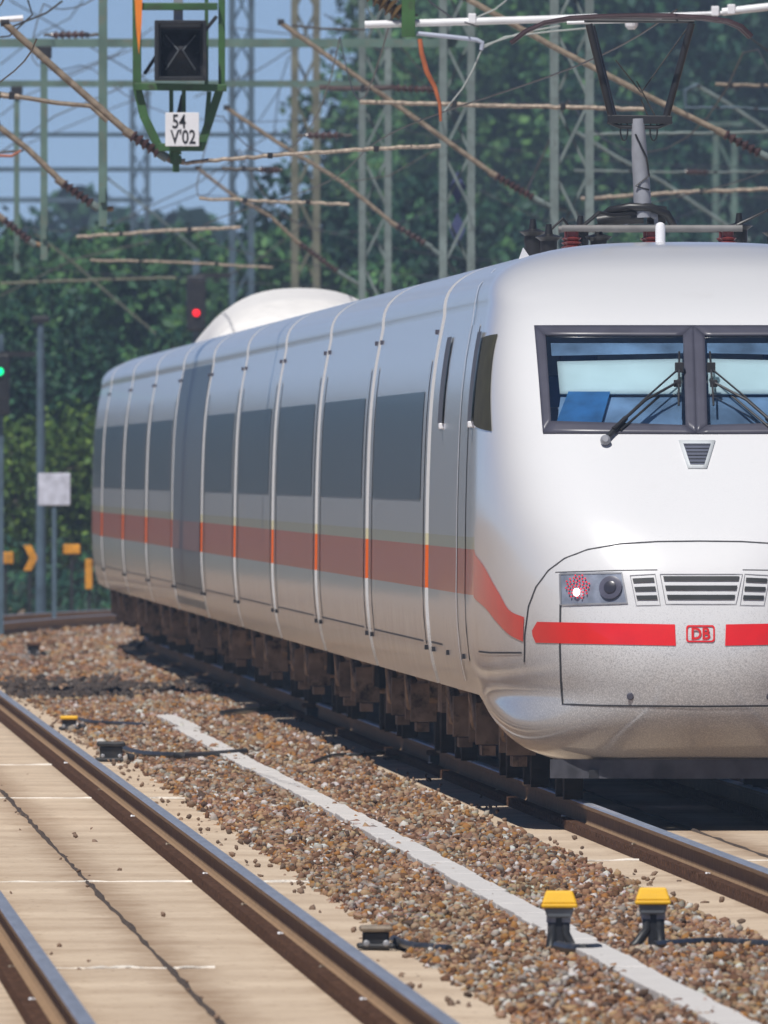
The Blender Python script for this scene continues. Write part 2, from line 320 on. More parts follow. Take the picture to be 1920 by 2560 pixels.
_W = ramp([(.30, .98), (.36, 1.14), (.5, 1.31), (.8, 1.445), (1.2, 1.505), (1.7, 1.51), (2.3, 1.50), (2.8, 1.475), (3.1, 1.44), (3.42, 1.38)])
def Wd(z):
    if z <= 3.42: return _W(z)
    u = min(1, (z - 3.42) / (ZT - 3.42)); return 1.38 * (1 - u ** 2.8) ** (1 / 2.8)
Tz = ramp([(.30, .45), (.4, .28), (.55, .12), (.8, .02), (1.05, 0), (1.3, .04), (1.6, .14), (1.9, .34), (2.2, .64), (2.5, .98), (2.9, 1.45), (3.2, 1.85), (3.4, 2.2), (3.6, 2.7), (3.72, 3.1), (3.8, 3.55), (3.85, 4.0), (3.87, 4.6)])
Lz = ramp([(.30, 1.6), (.5, 2.7), (.66, 3.9), (.74, 4.5), (.9, 4.6), (2.0, 4.4), (3.3, 4.4), (3.87, 4.7)])
Pz = ramp([(.3, 2.7), (.9, 2.9), (1.6, 3.5), (2.4, 4.6), (3.1, 5.2), (3.5, 4.4), (3.87, 2.8)])
def front_t(x, z):
    W = Wd(z); u = min(abs(x) / W, .99999) if W > 0 else 0; p = Pz(z); return Lz(z) - (Lz(z) - Tz(z)) * (1 - u ** p) ** (1 / p)
def side_x(t, z):
    L_ = Lz(z); T_ = Tz(z)
    if t >= L_: return Wd(z)
    c = min(1, (L_ - t) / (L_ - T_)); p = Pz(z); return Wd(z) * max(0, 1 - c ** p) ** (1 / p)
def fpt(x, z, off=0):
    """point of the nose surface at lateral x, height z, pushed out by off"""
    e = .004; t = front_t(x, z)
    if off:
        a = Vector((x + e, front_t(x + e, z), z)) - Vector((x - e, front_t(x - e, z), z)); b = Vector((x, front_t(x, z + e), z + e)) - Vector((x, front_t(x, z - e), z - e))
        n = a.cross(b).normalized()
        return Vector((x, t, z)) + n * off
    return Vector((x, t, z))
def spt(t, z, off=0, sgn=-1):
    e = .004; x = side_x(t, z)
    if off:
        a = Vector((side_x(t + e, z), t + e, z)) - Vector((side_x(t - e, z), t - e, z)); b = Vector((side_x(t, z + e), t, z + e)) - Vector((side_x(t, z - e), t, z - e))
        n = a.cross(b).normalized()
        if n.x < 0: n = -n
        p = Vector((x, t, z)) + n * off
    else: p = Vector((x, t, z))
    return Vector((p.x * -(-1 if sgn > 0 else 1), p.y, p.z)) if True else p
def pix_front(x, y):
    def g_(D):
        q = P(x, y, D); lx, z = q.x - XT, min(max(q.z, .31), 3.86)
        return (q.y - YN - front_t(lx, z)) if abs(lx) < Wd(z) else -1, lx, z
    D = 274.0
    while D < 281 and g_(D)[0] < 0: D += .02
    a, b = D - .02, D
    for _ in range(14):
        m_ = (a + b) / 2
        if g_(m_)[0] < 0: a = m_
        else: b = m_
    return g_(b)[1:]
def pix_side(x, y):
    def ins(D):
        q = P(x, y, D); t = q.y - YN; z = min(max(q.z, .35), 3.86)
        return (t > 0 and abs(q.x - XT) < side_x(t, z)), t, z
    D = 274.0
    while D < 480 and not ins(D)[0]: D += .05
    a, b = D - .05, D
    for _ in range(12):
        m_ = (a + b) / 2
        if ins(m_)[0]: b = m_
        else: a = m_
    return ins(b)[1:]
TRN = thing('high_speed_train', (XT, YN, 0), 'white high speed train with red stripe and its pantograph raised', 'train')
def paint_mat(name='white_train_paint', coach=False):
    m, t, b = nodes(name); N = t.nodes.new; L = t.links.new
    tc = N('ShaderNodeTexCoord'); sp = N('ShaderNodeSeparateXYZ'); L(tc.outputs['Object'], sp.inputs[0])
    def band(z0, z1):
        a = N('ShaderNodeMath'); a.operation = 'GREATER_THAN'; L(sp.outputs[2], a.inputs[0]); a.inputs[1].default_value = z0
        c = N('ShaderNodeMath'); c.operation = 'LESS_THAN'; L(sp.outputs[2], c.inputs[0]); c.inputs[1].default_value = z1
        d = N('ShaderNodeMath'); d.operation = 'MULTIPLY'; L(a.outputs[0], d.inputs[0]); L(c.outputs[0], d.inputs[1]); return d
    yg = N('ShaderNodeMath'); yg.operation = 'GREATER_THAN'; L(sp.outputs[1], yg.inputs[0]); yg.inputs[1].default_value = pix_side(1026, 1240)[0]
    def mixc(fac, a, col):
        mm = N('ShaderNodeMix'); mm.data_type = 'RGBA'; L(fac, mm.inputs[0])
        if isinstance(a, tuple): mm.inputs[6].default_value = (*a, 1)
        else: L(a, mm.inputs[6])
        mm.inputs[7].default_value = (*col, 1); return mm.outputs[2]
    def mul(a, c):
        d = N('ShaderNodeMath'); d.operation = 'MULTIPLY'; L(a, d.inputs[0])
        if isinstance(c, (int, float)): d.inputs[1].default_value = c
        else: L(c, d.inputs[1])
        return d.outputs[0]
    col = (.70, .705, .715)
    s1 = mul(band(1.42, 1.735).outputs[0], yg.outputs[0]); s2 = mul(band(1.735, 1.82).outputs[0], yg.outputs[0])
    c = mixc(s2, col, (.66, .62, .42)); c = mixc(s1, c, (.86, .15, .02))
    # dust and brown ground reflection painted on the skirts, strongest low down, as blotches
    n = N('ShaderNodeTexNoise'); n.inputs['Scale'].default_value = 2.4; n.inputs['Detail'].default_value = 8; n.inputs['Roughness'].default_value = .65; L(tc.outputs['Object'], n.inputs[0])
    zr = N('ShaderNodeMapRange'); L(sp.outputs[2], zr.inputs[0]); zr.inputs[1].default_value = 1.35; zr.inputs[2].default_value = .5; zr.inputs[3].default_value = -.12; zr.inputs[4].default_value = 1.0
    ad = N('ShaderNodeMath'); ad.operation = 'ADD'; L(zr.outputs[0], ad.inputs[0]); L(n.outputs[0], ad.inputs[1])
    rr = N('ShaderNodeMapRange'); L(ad.outputs[0], rr.inputs[0]); rr.inputs[1].default_value = .5; rr.inputs[2].default_value = 1.15; rr.inputs[3].default_value = 0; rr.inputs[4].default_value = .9
    yn = N('ShaderNodeMapRange'); L(sp.outputs[1], yn.inputs[0]); yn.inputs[1].default_value = .6; yn.inputs[2].default_value = 4.5; yn.inputs[3].default_value = .25; yn.inputs[4].default_value = 1
    zl = N('ShaderNodeMapRange'); L(sp.outputs[2], zl.inputs[0]); zl.inputs[1].default_value = .72; zl.inputs[2].default_value = .5; zl.inputs[3].default_value = 0; zl.inputs[4].default_value = .7
    mxm = N('ShaderNodeMath'); mxm.operation = 'MAXIMUM'; L(yn.outputs[0], mxm.inputs[0]); L(zl.outputs[0], mxm.inputs[1])
    c = mixc(mul(rr.outputs[0], mxm.outputs[0]), c, (.33, .27, .21))
    # flies and grit on the front, fine specks
    f = N('ShaderNodeTexNoise'); f.inputs['Scale'].default_value = 100; f.inputs['Detail'].default_value = 4; f.inputs['Roughness'].default_value = .8; L(tc.outputs['Object'], f.inputs[0])
    z2 = N('ShaderNodeMapRange'); L(sp.outputs[2], z2.inputs[0]); z2.inputs[1].default_value = 1.5; z2.inputs[2].default_value = .7; z2.inputs[3].default_value = 0; z2.inputs[4].default_value = .2
    a2 = N('ShaderNodeMath'); a2.operation = 'ADD'; L(f.outputs[0], a2.inputs[0]); L(z2.outputs[0], a2.inputs[1])
    r2 = N('ShaderNodeMapRange'); L(a2.outputs[0], r2.inputs[0]); r2.inputs[1].default_value = .60; r2.inputs[2].default_value = .74; r2.inputs[4].default_value = .55
    c = mixc(r2.outputs[0], c, (.17, .17, .18))
    L(c, b.inputs['Base Color']); b.inputs['Roughness'].default_value = .34; b.inputs['Specular IOR Level'].default_value = .35; b.inputs['Coat Weight'].default_value = .84; b.inputs['Coat Roughness'].default_value = .13
    # slightly wavy panels
    mp = N('ShaderNodeMapping'); mp.inputs['Scale'].default_value = (1, 5, .25); L(tc.outputs['Object'], mp.inputs[0])
    bn = N('ShaderNodeTexNoise'); bn.inputs['Scale'].default_value = 1.2; bn.inputs['Detail'].default_value = 3; L(mp.outputs[0], bn.inputs[0])
    bp = N('ShaderNodeBump'); bp.inputs['Distance'].default_value = .004; bp.inputs['Strength'].default_value = .6; L(bn.outputs[0], bp.inputs['Height']); L(bp.outputs[0], b.inputs['Normal'])
    return m
M_paint = paint_mat()
M_red = mat('red_stripe_paint', (.80, .012, .012), .4, var=.06, coat=.8)
M_line = mat('dark_seam', (.05, .05, .055), .8, var=.2)
M_frame = mat('dark_grey_window_frame', (.075, .075, .10), .35, var=.12)
M_band = mat('smoked_side_panel', (.018, .030, .030), .3, spec=.3, coat=.3, var=.25, scale=2, stretch=(1, 3, .4))
M_grille = mat('dark_grille', (.015, .017, .02), .6, var=.3)
# roof of the shell is the same sheet: z rows by arc length
def zrows(z0, fine=.035):
    zs = [z0]
    while zs[-1] < 3.42: zs.append(min(3.42, zs[-1] + fine))
    for i in range(1, 19): zs.append(3.42 + (ZT - 3.42) * math.sin(math.pi / 2 * i / 18))
    return zs
WO = [pix_front(*q) for q in ((1155, 706), (1499, 711), (1499, 938), (1174, 937))]     # outer corners of the left windscreen
WO[1] = (0, WO[0][1]); WO[2] = (0, WO[2][1])
WI = [pix_front(*q) for q in ((1179, 726), (1478, 727), (1478, 921), (1191, 912))]
WI[1] = (-.075, WI[1][1]); WI[2] = (-.075, WI[2][1])
def inquad(Q, x, z):
    s = None
    for i in range(4):
        a, b = Q[i], Q[(i + 1) % 4]; c = (b[0] - a[0]) * (z - a[1]) - (b[1] - a[1]) * (x - a[0])
        if s is None: s = c > 0
        elif (c > 0) != s: return False
    return True
MID = [((a[0] * .5 + b[0] * .5), (a[1] * .5 + b[1] * .5)) for a, b in zip(WO, WI)]; MID[1] = (-.04, MID[1][1]); MID[2] = (-.04, MID[2][1])
shell = MB(); zs = zrows(.30)
NP = 120
def nose(i, j):
    z = zs[j]; W = Wd(z); p = Pz(z); s = (i / NP) * 2 - 1
    a = s * math.pi / 2; u = abs(math.sin(a)) ** (2 / p); c = abs(math.cos(a)) ** (2 / p)
    return Vector((math.copysign(u, s) * W, 4.8 if (i in (0, NP) and z >= .72) else Lz(z) - (Lz(z) - Tz(z)) * c, z))
vs = [nose(i, j) for j in range(len(zs)) for i in range(NP + 1)]; W_ = NP + 1; fs = []
for j in range(len(zs) - 1):
    for i in range(NP):
        f = (j * W_ + i, j * W_ + i + 1, (j + 1) * W_ + i + 1, (j + 1) * W_ + i)
        c = sum((vs[k] for k in f), Vector()) / 4
        if c.y < 2.6 and (inquad(MID, c.x, c.z) or inquad(MID, -c.x, c.z)): continue
        fs.append(f)
shell.add(vs, fs)
zb = [z for z in zs if z >= .72]
PCL = 19.3
TL_ = [4.8 + (PCL - 4.8) * i / 40 for i in range(41)]
prof = [(-Wd(z), z) for z in zb] + [(Wd(z), z) for z in zb[::-1][1:]]
n = len(prof)
# first ring of the body must sit on the nose's last ring (z >= .72)
shell.add([(x, t, z) for t in TL_ for x, z in prof], [(j * n + i, (j + 1) * n + i, (j + 1) * n + i + 1, j * n + i + 1) for j in range(len(TL_) - 1) for i in range(n - 1)])
shell.add([(x, PCL, z) for x, z in prof], [tuple(range(n))])
SH = shell.build('power_car_body', M_paint, TRN, smooth=True)
def quadpatch(Q, off, nu=14, nv=10, side=False, thick_in=0):
    """bilinear patch between four (x|t, z) corners laid on the surface"""
    mb = MB()
    def f(u, v):
        a = [Q[0][k] * (1 - u) + Q[1][k] * u for k in (0, 1)]; b = [Q[3][k] * (1 - u) + Q[2][k] * u for k in (0, 1)]
        x, z = a[0] * (1 - v) + b[0] * v, a[1] * (1 - v) + b[1] * v
        return spt(x, z, off) if side else fpt(x, z, off)
    mb.grid(f, nu, nv)
    a, b, c = (mb.v[k] for k in mb.f[len(mb.f) // 2][:3]); nn = (b - a).cross(c - b); mid = (Q[0][0] + Q[2][0]) / 2, (Q[0][1] + Q[2][1]) / 2; fn = spt if side else fpt
    if nn.dot(fn(*mid, .1) - fn(*mid, .01)) < 0: mb.f = [q[::-1] for q in mb.f]
    return mb
def mir(Q): return [(-x, z) for x, z in Q]
def ribbon_on(pts, wdt, off, side=False, closed=False):
    mb = MB(); n = len(pts); ps = [Vector(p) for p in pts]; vs = []
    ss = []
    for i in range(n - 1):
        k = max(1, int((ps[i + 1] - ps[i]).length / .06)); ss += [ps[i].lerp(ps[i + 1], j / k) for j in range(k)]
    ss.append(ps[-1]); fn = spt if side else fpt
    for i, p in enumerate(ss):
        d = (ss[min(i + 1, len(ss) - 1)] - ss[max(i - 1, 0)]).normalized(); nn = Vector((-d.y, d.x)) * wdt / 2
        vs += [fn(p.x + nn.x, p.y + nn.y, off), fn(p.x - nn.x, p.y - nn.y, off)]
    mb.add(vs, [(2 * i, 2 * i + 1, 2 * i + 3, 2 * i + 2) for i in range(len(ss) - 1)]); return mb
# windscreen: frame ring, glass, blind, cab
def ring(Qo, Qi, off):
    mb = MB()
    for i in range(4):
        a, b, c, d = Qo[i], Qo[(i + 1) % 4], Qi[(i + 1) % 4], Qi[i]
        q = quadpatch([a, b, c, d], off, 16, 3); mb.add(q.v, q.f)
    return mb
for mm in (0, 1):
    fo, fi = (mir(WO), mir(WI)) if mm else (WO, WI)
    if mm: fo = [(x + .0, z) for x, z in fo]
    ring(fo, fi, .008).build('windscreen_frame', M_frame, SH, smooth=True, thick=.012)
def glass_mat():
    m, t, b = nodes('windscreen_glass'); N = t.nodes.new; L = t.links.new
    t.nodes.remove(b); tr = N('ShaderNodeBsdfTransparent'); tr.inputs[0].default_value = (.88, .95, 1, 1); gl = N('ShaderNodeBsdfGlossy'); gl.inputs['Roughness'].default_value = .03
    fr = N('ShaderNodeFresnel'); fr.inputs[0].default_value = 3.0; mx = N('ShaderNodeMixShader'); L(fr.outputs[0], mx.inputs[0]); L(tr.outputs[0], mx.inputs[1]); L(gl.outputs[0], mx.inputs[2]); L(mx.outputs[0], t.nodes['Material Output'].inputs[0])
    return m
M_glass = glass_mat()
M_blind = mat('pale_cyan_sun_blind', (.62, .74, .76), .7, var=.08, scale=3)
M_cab = mat('cab_lining', (.62, .74, .92), .7, var=.4, scale=2.5)
M_seat = mat('blue_seat_cloth', (.05, .22, .52), .8, var=.3, scale=4)
for mm in (0, 1):
    Q = mir(WI) if mm else WI
    e = [(Q[0][0] * 1.012, Q[0][1] + .01), (Q[1][0] * .9, Q[1][1] + .01), (Q[2][0] * .9, Q[2][1] - .01), (Q[3][0] * 1.012, Q[3][1] - .01)]
    quadpatch(e, .002, 20, 12).build('windscreen', M_glass, SH, smooth=True)
    B = [pix_front(*q) for q in ((1200, 768), (1474, 762), (1474, 838), (1206, 838))]
    if mm: B = mir(B)
    quadpatch(B, -.055, 16, 6).build('sun_blind', M_blind, SH, smooth=True, thick=.008)
M_skyrefl = mat('blue_grey_sky_reflection', (.17, .27, .42), .8, var=.5, scale=3.5); M_addblue = mat('added_pane_blue', (.03, .16, .38), .8, var=.4, scale=5)  # sky reflection of the panes put into blue sheets added behind the glass
for mm in (0, 1):
    for px_, m_c, of_, nm_ in ((((1186, 728), (1476, 728), (1476, 750), (1188, 756)), M_skyrefl, -.05, 'upper_reflection_sheet'), (((1206, 838), (1474, 838), (1474, 928), (1192, 922)), M_skyrefl, -.08, 'lower_reflection_sheet'), (((1226, 836), (1318, 836), (1292, 926), (1196, 908)), M_addblue, -.04, 'added_blue_sheet')):
        Q = [pix_front(*q) for q in px_]
        if mm: Q = mir(Q)
        quadpatch(Q, of_, 10, 6).build(nm_, m_c, SH, smooth=True)
cb = MB()
cb.box((0, 3.0, 2.75), (2.2, .04, 1.15)); cb.box((-1.15, 2.9, 2.75), (.03, 1.0, .95)); cb.box((1.15, 2.9, 2.75), (.03, 1.0, .95)); cb.box((0, 3.05, 3.36), (1.8, .8, .03)); cb.box((0, 2.4, 2.36), (2.1, 1.6, .04))
cb.build('cab_interior', M_cab, SH)
db = MB(); db.box((-.62, 1.72, 2.62), (.95, .05, .2), Matrix.Rotation(-.25, 3, 'X')); db.box((.5, 1.72, 2.60), (.75, .05, .18), Matrix.Rotation(-.25, 3, 'X')); db.box((-.6, 1.75, 2.46), (.9, .35, .16), Matrix.Rotation(.3, 3, 'X')); db.box((.55, 1.75, 2.44), (.8, .35, .1), Matrix.Rotation(.3, 3, 'X')); db.build('driver_desk', mat('desk_grey_blue', (.20, .28, .42), .5, var=.3), SH, bevel=.03)
for sx in (-.78, .62):
    c = MB(); c.box((sx, 2.35, 2.66), (.5, .16, .55), Matrix.Rotation(-.12, 3, 'X')); c.box((sx, 2.05, 2.5), (.62, .45, .14)); c.box((sx, 2.45, 3.06), (.26, .1, .2)); c.build('driver_seat', M_seat, SH, bevel=.05)
# wipers
for mm in (1, -1):
    cxp = 1499
    def wp(x, y, off):
        a, z = pix_front(x, y); return fpt(a * mm, z, off)
    hb = MB(); p0 = wp(1467, 806, .05); hb.box(p0, (.06, .05, .07)); hb.tube([wp(1467, 770, .04), p0, wp(1466, 850, .04), wp(1466, 883, .03)], .008, 8); hb.box(wp(1463, 838, .04), (.05, .04, .05))
    hb.build('wiper_hub', M_dark, SH, bevel=.008)
    ar = MB(); ar.tube([wp(1462, 815, .06), wp(1400, 868, .055), wp(1330, 932, .045)], .007, 8); ar.tube([wp(1460, 842, .06), wp(1395, 878, .06), wp(1325, 938, .05)], [.009, .010, .014], 8); ar.build('wiper_arm', M_dark, SH)
    bl = MB(); bl.tube([wp(1352, 910, .03), wp(1304, 960, .03)], .019, 8); bl.tube([wp(1425, 862, .028), wp(1340, 935, .022)], .009, 8); bl.build('wiper_blade', M_black, SH)
    MB().lathe(wp(1308, 957, .02), (0, -1, .3), [(0, .035), (.03, .035), (.05, .02)], 14).build('wiper_tip', M_grey, SH)
# badge grille under the windscreen
q0 = [pix_front(*q) for q in ((1466, 953), (1545, 953), (1527, 1013), (1486, 1013))]; q1 = [pix_front(*q) for q in ((1476, 961), (1535, 961), (1521, 1006), (1491, 1006))]
quadpatch(q0, .006, 4, 4).build('vent_surround', mat('pale_surround', (.62, .66, .68), .5, var=.05), SH, thick=.008, smooth=True); quadpatch(q1, .014, 4, 4).build('vent', mat('slate_vent', (.09, .10, .14), .5, var=.1), SH, smooth=True)
vl = MB()
for i in range(6):
    a = Vector(q1[0]).lerp(Vector(q1[3]), (i + .5) / 6); b = Vector(q1[1]).lerp(Vector(q1[2]), (i + .5) / 6); r_ = ribbon_on([a, b], .004, .018); vl.add(r_.v, r_.f)
vl.build('vent_slats', M_grille, SH)
# red front stripe, badge
for mm in (0, 1):
    Q = [pix_front(*q) for q in ((1161, 1343), (1458, 1349), (1460, 1395), (1158, 1388))]
    cap = [pix_front(*q) for q in ((1161, 1343), (1150, 1362), (1151, 1372), (1158, 1388))]
    if mm: Q, cap = mir(Q), mir(cap)
    a = quadpatch(Q, .004, 24, 4); b = quadpatch([cap[0], cap[1], cap[2], cap[3]], .004, 3, 4); a.add(b.v, b.f); a.build('front_stripe', M_red, SH, smooth=True)
bx, bz = pix_front(1514, 1369); bx = 0
rr_ = MB(); bw, bh = .098, .058
def rrect(w_, h_, r_, n=5):
    pts = []
    for (sx, sz, a0) in ((1, 1, 0), (-1, 1, 90), (-1, -1, 180), (1, -1, 270)):
        for k in range(n + 1): a = R(a0 + 90 * k / n); pts.append((sx * (w_ - r_) + r_ * math.cos(a), sz * (h_ - r_) + r_ * math.sin(a)))
    return pts
o_, i_ = rrect(bw, bh, .02), rrect(bw - .011, bh - .011, .014); vs = [fpt(x, bz + z, .006) for x, z in o_] + [fpt(x, bz + z, .006) for x, z in i_]; n = len(o_)
rr_.add(vs, [(k, (k + 1) % n, n + (k + 1) % n, n + k) for k in range(n)]); rr_.build('badge_frame', M_red, SH)
text_mesh('DB', .112, M_red, 'badge_letters', Matrix.Translation((0, front_t(0, bz) - .008, bz - .003)) @ Matrix.Rotation(R(90), 4, 'X'), SH, .001, .9)
# headlights
M_lampglass = mat('headlight_housing', (.24, .27, .34), .25, var=.25, scale=12, coat=.6)
for mm in (1, -1):
    Q = [pix_front(*q) for q in ((1211, 1240), (1343, 1238), (1355, 1303), (1213, 1306))]; Q = [(x * mm, z) for x, z in Q]
    hl = quadpatch(Q, .005, 8, 6).build('headlight', M_lampglass, SH, smooth=True)
    rim = [Q[0], Q[1], Q[2], Q[3], Q[0]]; ribbon_on(rim, .012, .009).build('headlight_rim', M_grey, SH)
    def disc(x, y, r, mtl, nm, off=.012):
        a, z = pix_front(x, y); c = fpt(a * mm, z, off); nn = (fpt(a * mm, z, .1) - fpt(a * mm, z, .01)).normalized()
        return MB().lathe(c, nn, [(0, r), (.006, r), (.010, r * .8)], 20).build(nm, mtl, SH, smooth=True)
    disc(1320, 1270, .082, mat('grey_lens', (.10, .10, .14), .3, var=.3), 'lamp_lens'); disc(1320, 1270, .045, mat('inner_lens', (.045, .045, .065), .3, var=.3), 'lamp_reflector', .02)
    ml = mat('red_light_dots', (.8, .02, .05), .4, emis=(1, .02, .06, .25)); cl = MB(); a, z = pix_front(1250, 1268)
    for k in range(46):
        rr2 = .083 * math.sqrt((k + .5) / 46); an = k * 2.4; p = fpt(a * mm + rr2 * math.cos(an), z + rr2 * math.sin(an), .014); cl.lathe(p, (0, -1, .1), [(0, .007), (.005, .006), (.008, .003)], 6)
    cl.build('red_light', ml, SH)
    disc(1250, 1280, .028, mat('white_lamp', (1, .98, .96), .3, emis=(1, .93, .9, 2.5)), 'white_light', .022)
# grilles
def grille(px, mm, rows, nm):
    Q = [pix_front(*q) for q in px]; Q = [(x * mm, z) for x, z in Q]
    k = MB()
    for i in range(rows):
        v0, v1 = (i + .12) / rows, (i + .62) / rows
        L0 = Vector(Q[0]).lerp(Vector(Q[3]), v0); L1 = Vector(Q[0]).lerp(Vector(Q[3]), v1); R0 = Vector(Q[1]).lerp(Vector(Q[2]), v0); R1 = Vector(Q[1]).lerp(Vector(Q[2]), v1)
        a = quadpatch([L0, R0, R1, L1], .008, 10, 2); k.add(a.v, a.f)
    k.build(nm, M_grille, SH)
    s = [Vector(q) for q in Q]; c = sum(s, Vector((0, 0))) / 4; e = [c + (q - c) * 1.0 + (q - c).normalized() * .02 for q in s]; ribbon_on(e + [e[0]], .005, .004).build('grille_surround', mat('seam_grey', (.2, .2, .22), .7), SH)
grille(((1432, 1243), (1598, 1243), (1584, 1303), (1444, 1303)), 1, 3, 'air_grille')
for mm in (1, -1): grille(((1366, 1248), (1412, 1246), (1422, 1303), (1378, 1303)), mm, 3, 'air_grille')
# seams of the nose
def seam(px, wd=.008, both=True, nm='panel_seam', off=.003):
    pts = [pix_front(*q) for q in px]
    if px[-1][0] > 1500: pts[-1] = (0, pts[-1][1])
    ribbon_on(pts, wd, off).build(nm, M_line, SH)
    if both: ribbon_on(mir(pts), wd, off).build(nm, M_line, SH)
seam(((1133, 1430), (1134, 1370), (1142, 1310), (1158, 1268), (1185, 1232), (1220, 1206), (1270, 1187), (1340, 1175), (1420, 1170), (1508, 1169)))
seam(((1211, 1305), (1210, 1400), (1212, 1470), (1216, 1521), (1300, 1524), (1400, 1525), (1508, 1526)), .012)
seam(((1200, 1236), (1340, 1232), (1420, 1231)), .005)
for x in (1362,):
    for mm in (1, -1):
        a, z = pix_front(x, 1504); MB().lathe(fpt(a * mm, z, .002), (0, -1, -.1), [(0, .026), (.006, .026), (.01, .018)], 16).build('bolt_cover', M_frame, SH)
# ploughs and dark parts under the nose
pl = MB(); pl.grid(lambda u, v: Vector(((u * 2 - 1) * 1.0, .42 + .45 * abs(u * 2 - 1) ** 2.5, .30 - .13 * v)), 24, 2); pl.build('snow_plough', mat('plough_steel', (.06, .06, .07), .6, var=.4, scale=8), TRN, thick=.03)
MB().box((0, .7, .2), (1.5, .25, .06)).build('plough_brace', M_dark, TRN)
# sides: stripe diving to the nose, door, slits, quarter window
nd = [pix_side(*q) for q in ((1024, 1192), (1045, 1222), (1075, 1275), (1100, 1317), (1133, 1333))]; nl = [pix_side(*q) for q in ((1024, 1290), (1048, 1312), (1075, 1345), (1100, 1370), (1131, 1386))]
for sg_ in (-1, 1):
    mb = MB(); N_ = 24
    U = ramp([(i, p[0]) for i, p in enumerate(nd)]); U2 = ramp([(i, p[1]) for i, p in enumerate(nd)]); L1 = ramp([(i, p[0]) for i, p in enumerate(nl)]); L2 = ramp([(i, p[1]) for i, p in enumerate(nl)])
    def f(u, v):
        a = u * (len(nd) - 1); t_, z_ = U(a) * (1 - v) + L1(a) * v, U2(a) * (1 - v) + L2(a) * v
        p = spt(t_, z_, .004); return Vector((p.x if sg_ < 0 else -p.x, p.y, p.z))
    mb.grid(f, N_, 6); mb.build('diving_stripe', M_red, SH, smooth=True)
print('WO', WO, 'WI', WI)
def sidepatch(t0, t1, z0, z1, off, mtl, nm, par=None, thick=0, both=True, nv=10, nu=4):
    for sg_ in ((-1, 1) if both else (-1,)):
        mb = MB(); mb.grid(lambda u, v: (lambda p: Vector((p.x if sg_ < 0 else -p.x, p.y, p.z)))(spt(t0 + (t1 - t0) * u, z0 + (z1 - z0) * v, off)), nu, nv)
        mb.build(nm, mtl, par or SH, smooth=True, thick=thick)
M_olive = mat('olive_side_glass', (.06, .058, .035), .6, spec=.1, var=.2)
for mm in (0, 1):
    qp = quadpatch([(3.2, 3.2), (2.45, 3.22), (1.8, 2.55), (3.2, 2.6)], .006, 8, 10, side=True)
    if mm: qp.v = [Vector((-v.x, v.y, v.z)) for v in qp.v]; qp.f = [f_[::-1] for f_ in qp.f]
    qp.build('cab_side_window', M_olive, SH, smooth=True)
M_slit = mat('dark_handrail_recess', (.07, .07, .08), .5, var=.2)
M_seamw = mat('grey_door_paint', (.40, .42, .43), .4, var=.1, coat=.3)
sidepatch(5.0, 14.6, .95, 3.3, .006, M_paint, 'machine_room_panel', nu=6)
for t0, t1 in ((3.3, 4.6), (14.2, 15.9)):
    sidepatch(t0, t1, 2.62, 3.24, .02, M_slit, 'louvre_panel', nu=3)
    for sx in (-1, 1): MB().box((sx * (Wd(2.58) + .012), t0 + .2, 2.6), (.05, .3, .045)).build('panel_catch', M_plate, SH, bevel=.008)
for sg_ in (-1, 1):
    mb = MB(); n = 40
    mb.grid(lambda u, v: Vector((sg_ * (Wd(1.02 + v * .014) + .003), 5.2 + (PCL - 5.3) * u, 1.02 + v * .014)), n, 1); mb.build('skirt_seam', M_line, SH)
    for t_ in (7.7,):
        MB().grid(lambda u, v: Vector((sg_ * (Wd(.8 + 2.9 * v) + .012), t_ + .25 * u, .8 + 2.9 * v)), 1, 24).build('body_joint', mat('pale_joint_strip', (.74, .75, .76), .4), SH)
    for t_ in (6.5, 12.5, 18.2): MB().box((sg_ * (Wd(1.0) + .006), t_, .98), (.03, .2, .035)).build('skirt_catch', M_dark, SH)
seam_s = [pix_side(*q) for q in ((1035, 1407), (1060, 1410), (1128, 1410))]
ribbon_on(seam_s, .012, .004, side=True).build('panel_seam', M_line, SH)
# roof things
def rpos(x, y, t): return P(x, y, (YN + t) / math.cos(YAW) * 1.0)
MB().lathe((-.15, 5.2, 3.82), (0, 0, 1), [(0, .035), (.16, .035), (.18, .028), (.19, .01)], 14).build('roof_antenna', M_plate, TRN, smooth=True)
MB().add([(-1.14, 5.8, 3.70), (-1.02, 6.0, 3.74), (-1.14, 6.2, 3.70), (-1.09, 6.0, 3.84)], [(0, 1, 3), (1, 2, 3), (2, 0, 3), (0, 2, 1)]).build('roof_fin', M_plate, TRN)
# pantograph
TP = 9.0                                              # distance of its head behind the nose
PD = (YN + TP) * math.cos(YAW) + XT * math.sin(YAW)
def pp(x, y, dt=0):
    q = P(x, y, PD); return Vector((q.x - XT, q.y - YN + dt, q.z))
pan = MB()
M_pblack = mat('black_pantograph_steel', (.02, .02, .022), .4, var=.3)
hd = [(1105, 92), (1135, 68), (1175, 50), (1230, 40), (1300, 36), (1380, 34), (1450, 35), (1520, 39), (1570, 46), (1600, 58), (1622, 80)]
hz = pp(1380, 36).z
PANO = bpy.data.objects.new('pantograph', None); S.collection.objects.link(PANO); PANO.parent = TRN
MB().tube([pp(1322, 256), pp(1272, 52)], .026, 10).build('head_leg', M_pblack, PANO, smooth=True); MB().tube([pp(1334, 256, .5), pp(1285, 54, .5)], .013, 8).build('head_leg', M_pblack, PANO); MB().tube([pp(1438, 256), pp(1494, 50)], .026, 10).build('head_leg', M_pblack, PANO, smooth=True)
MB().tube([pp(1262, 44), pp(1500, 46)], .014, 8).build('head_crossbar', M_pblack, PANO)
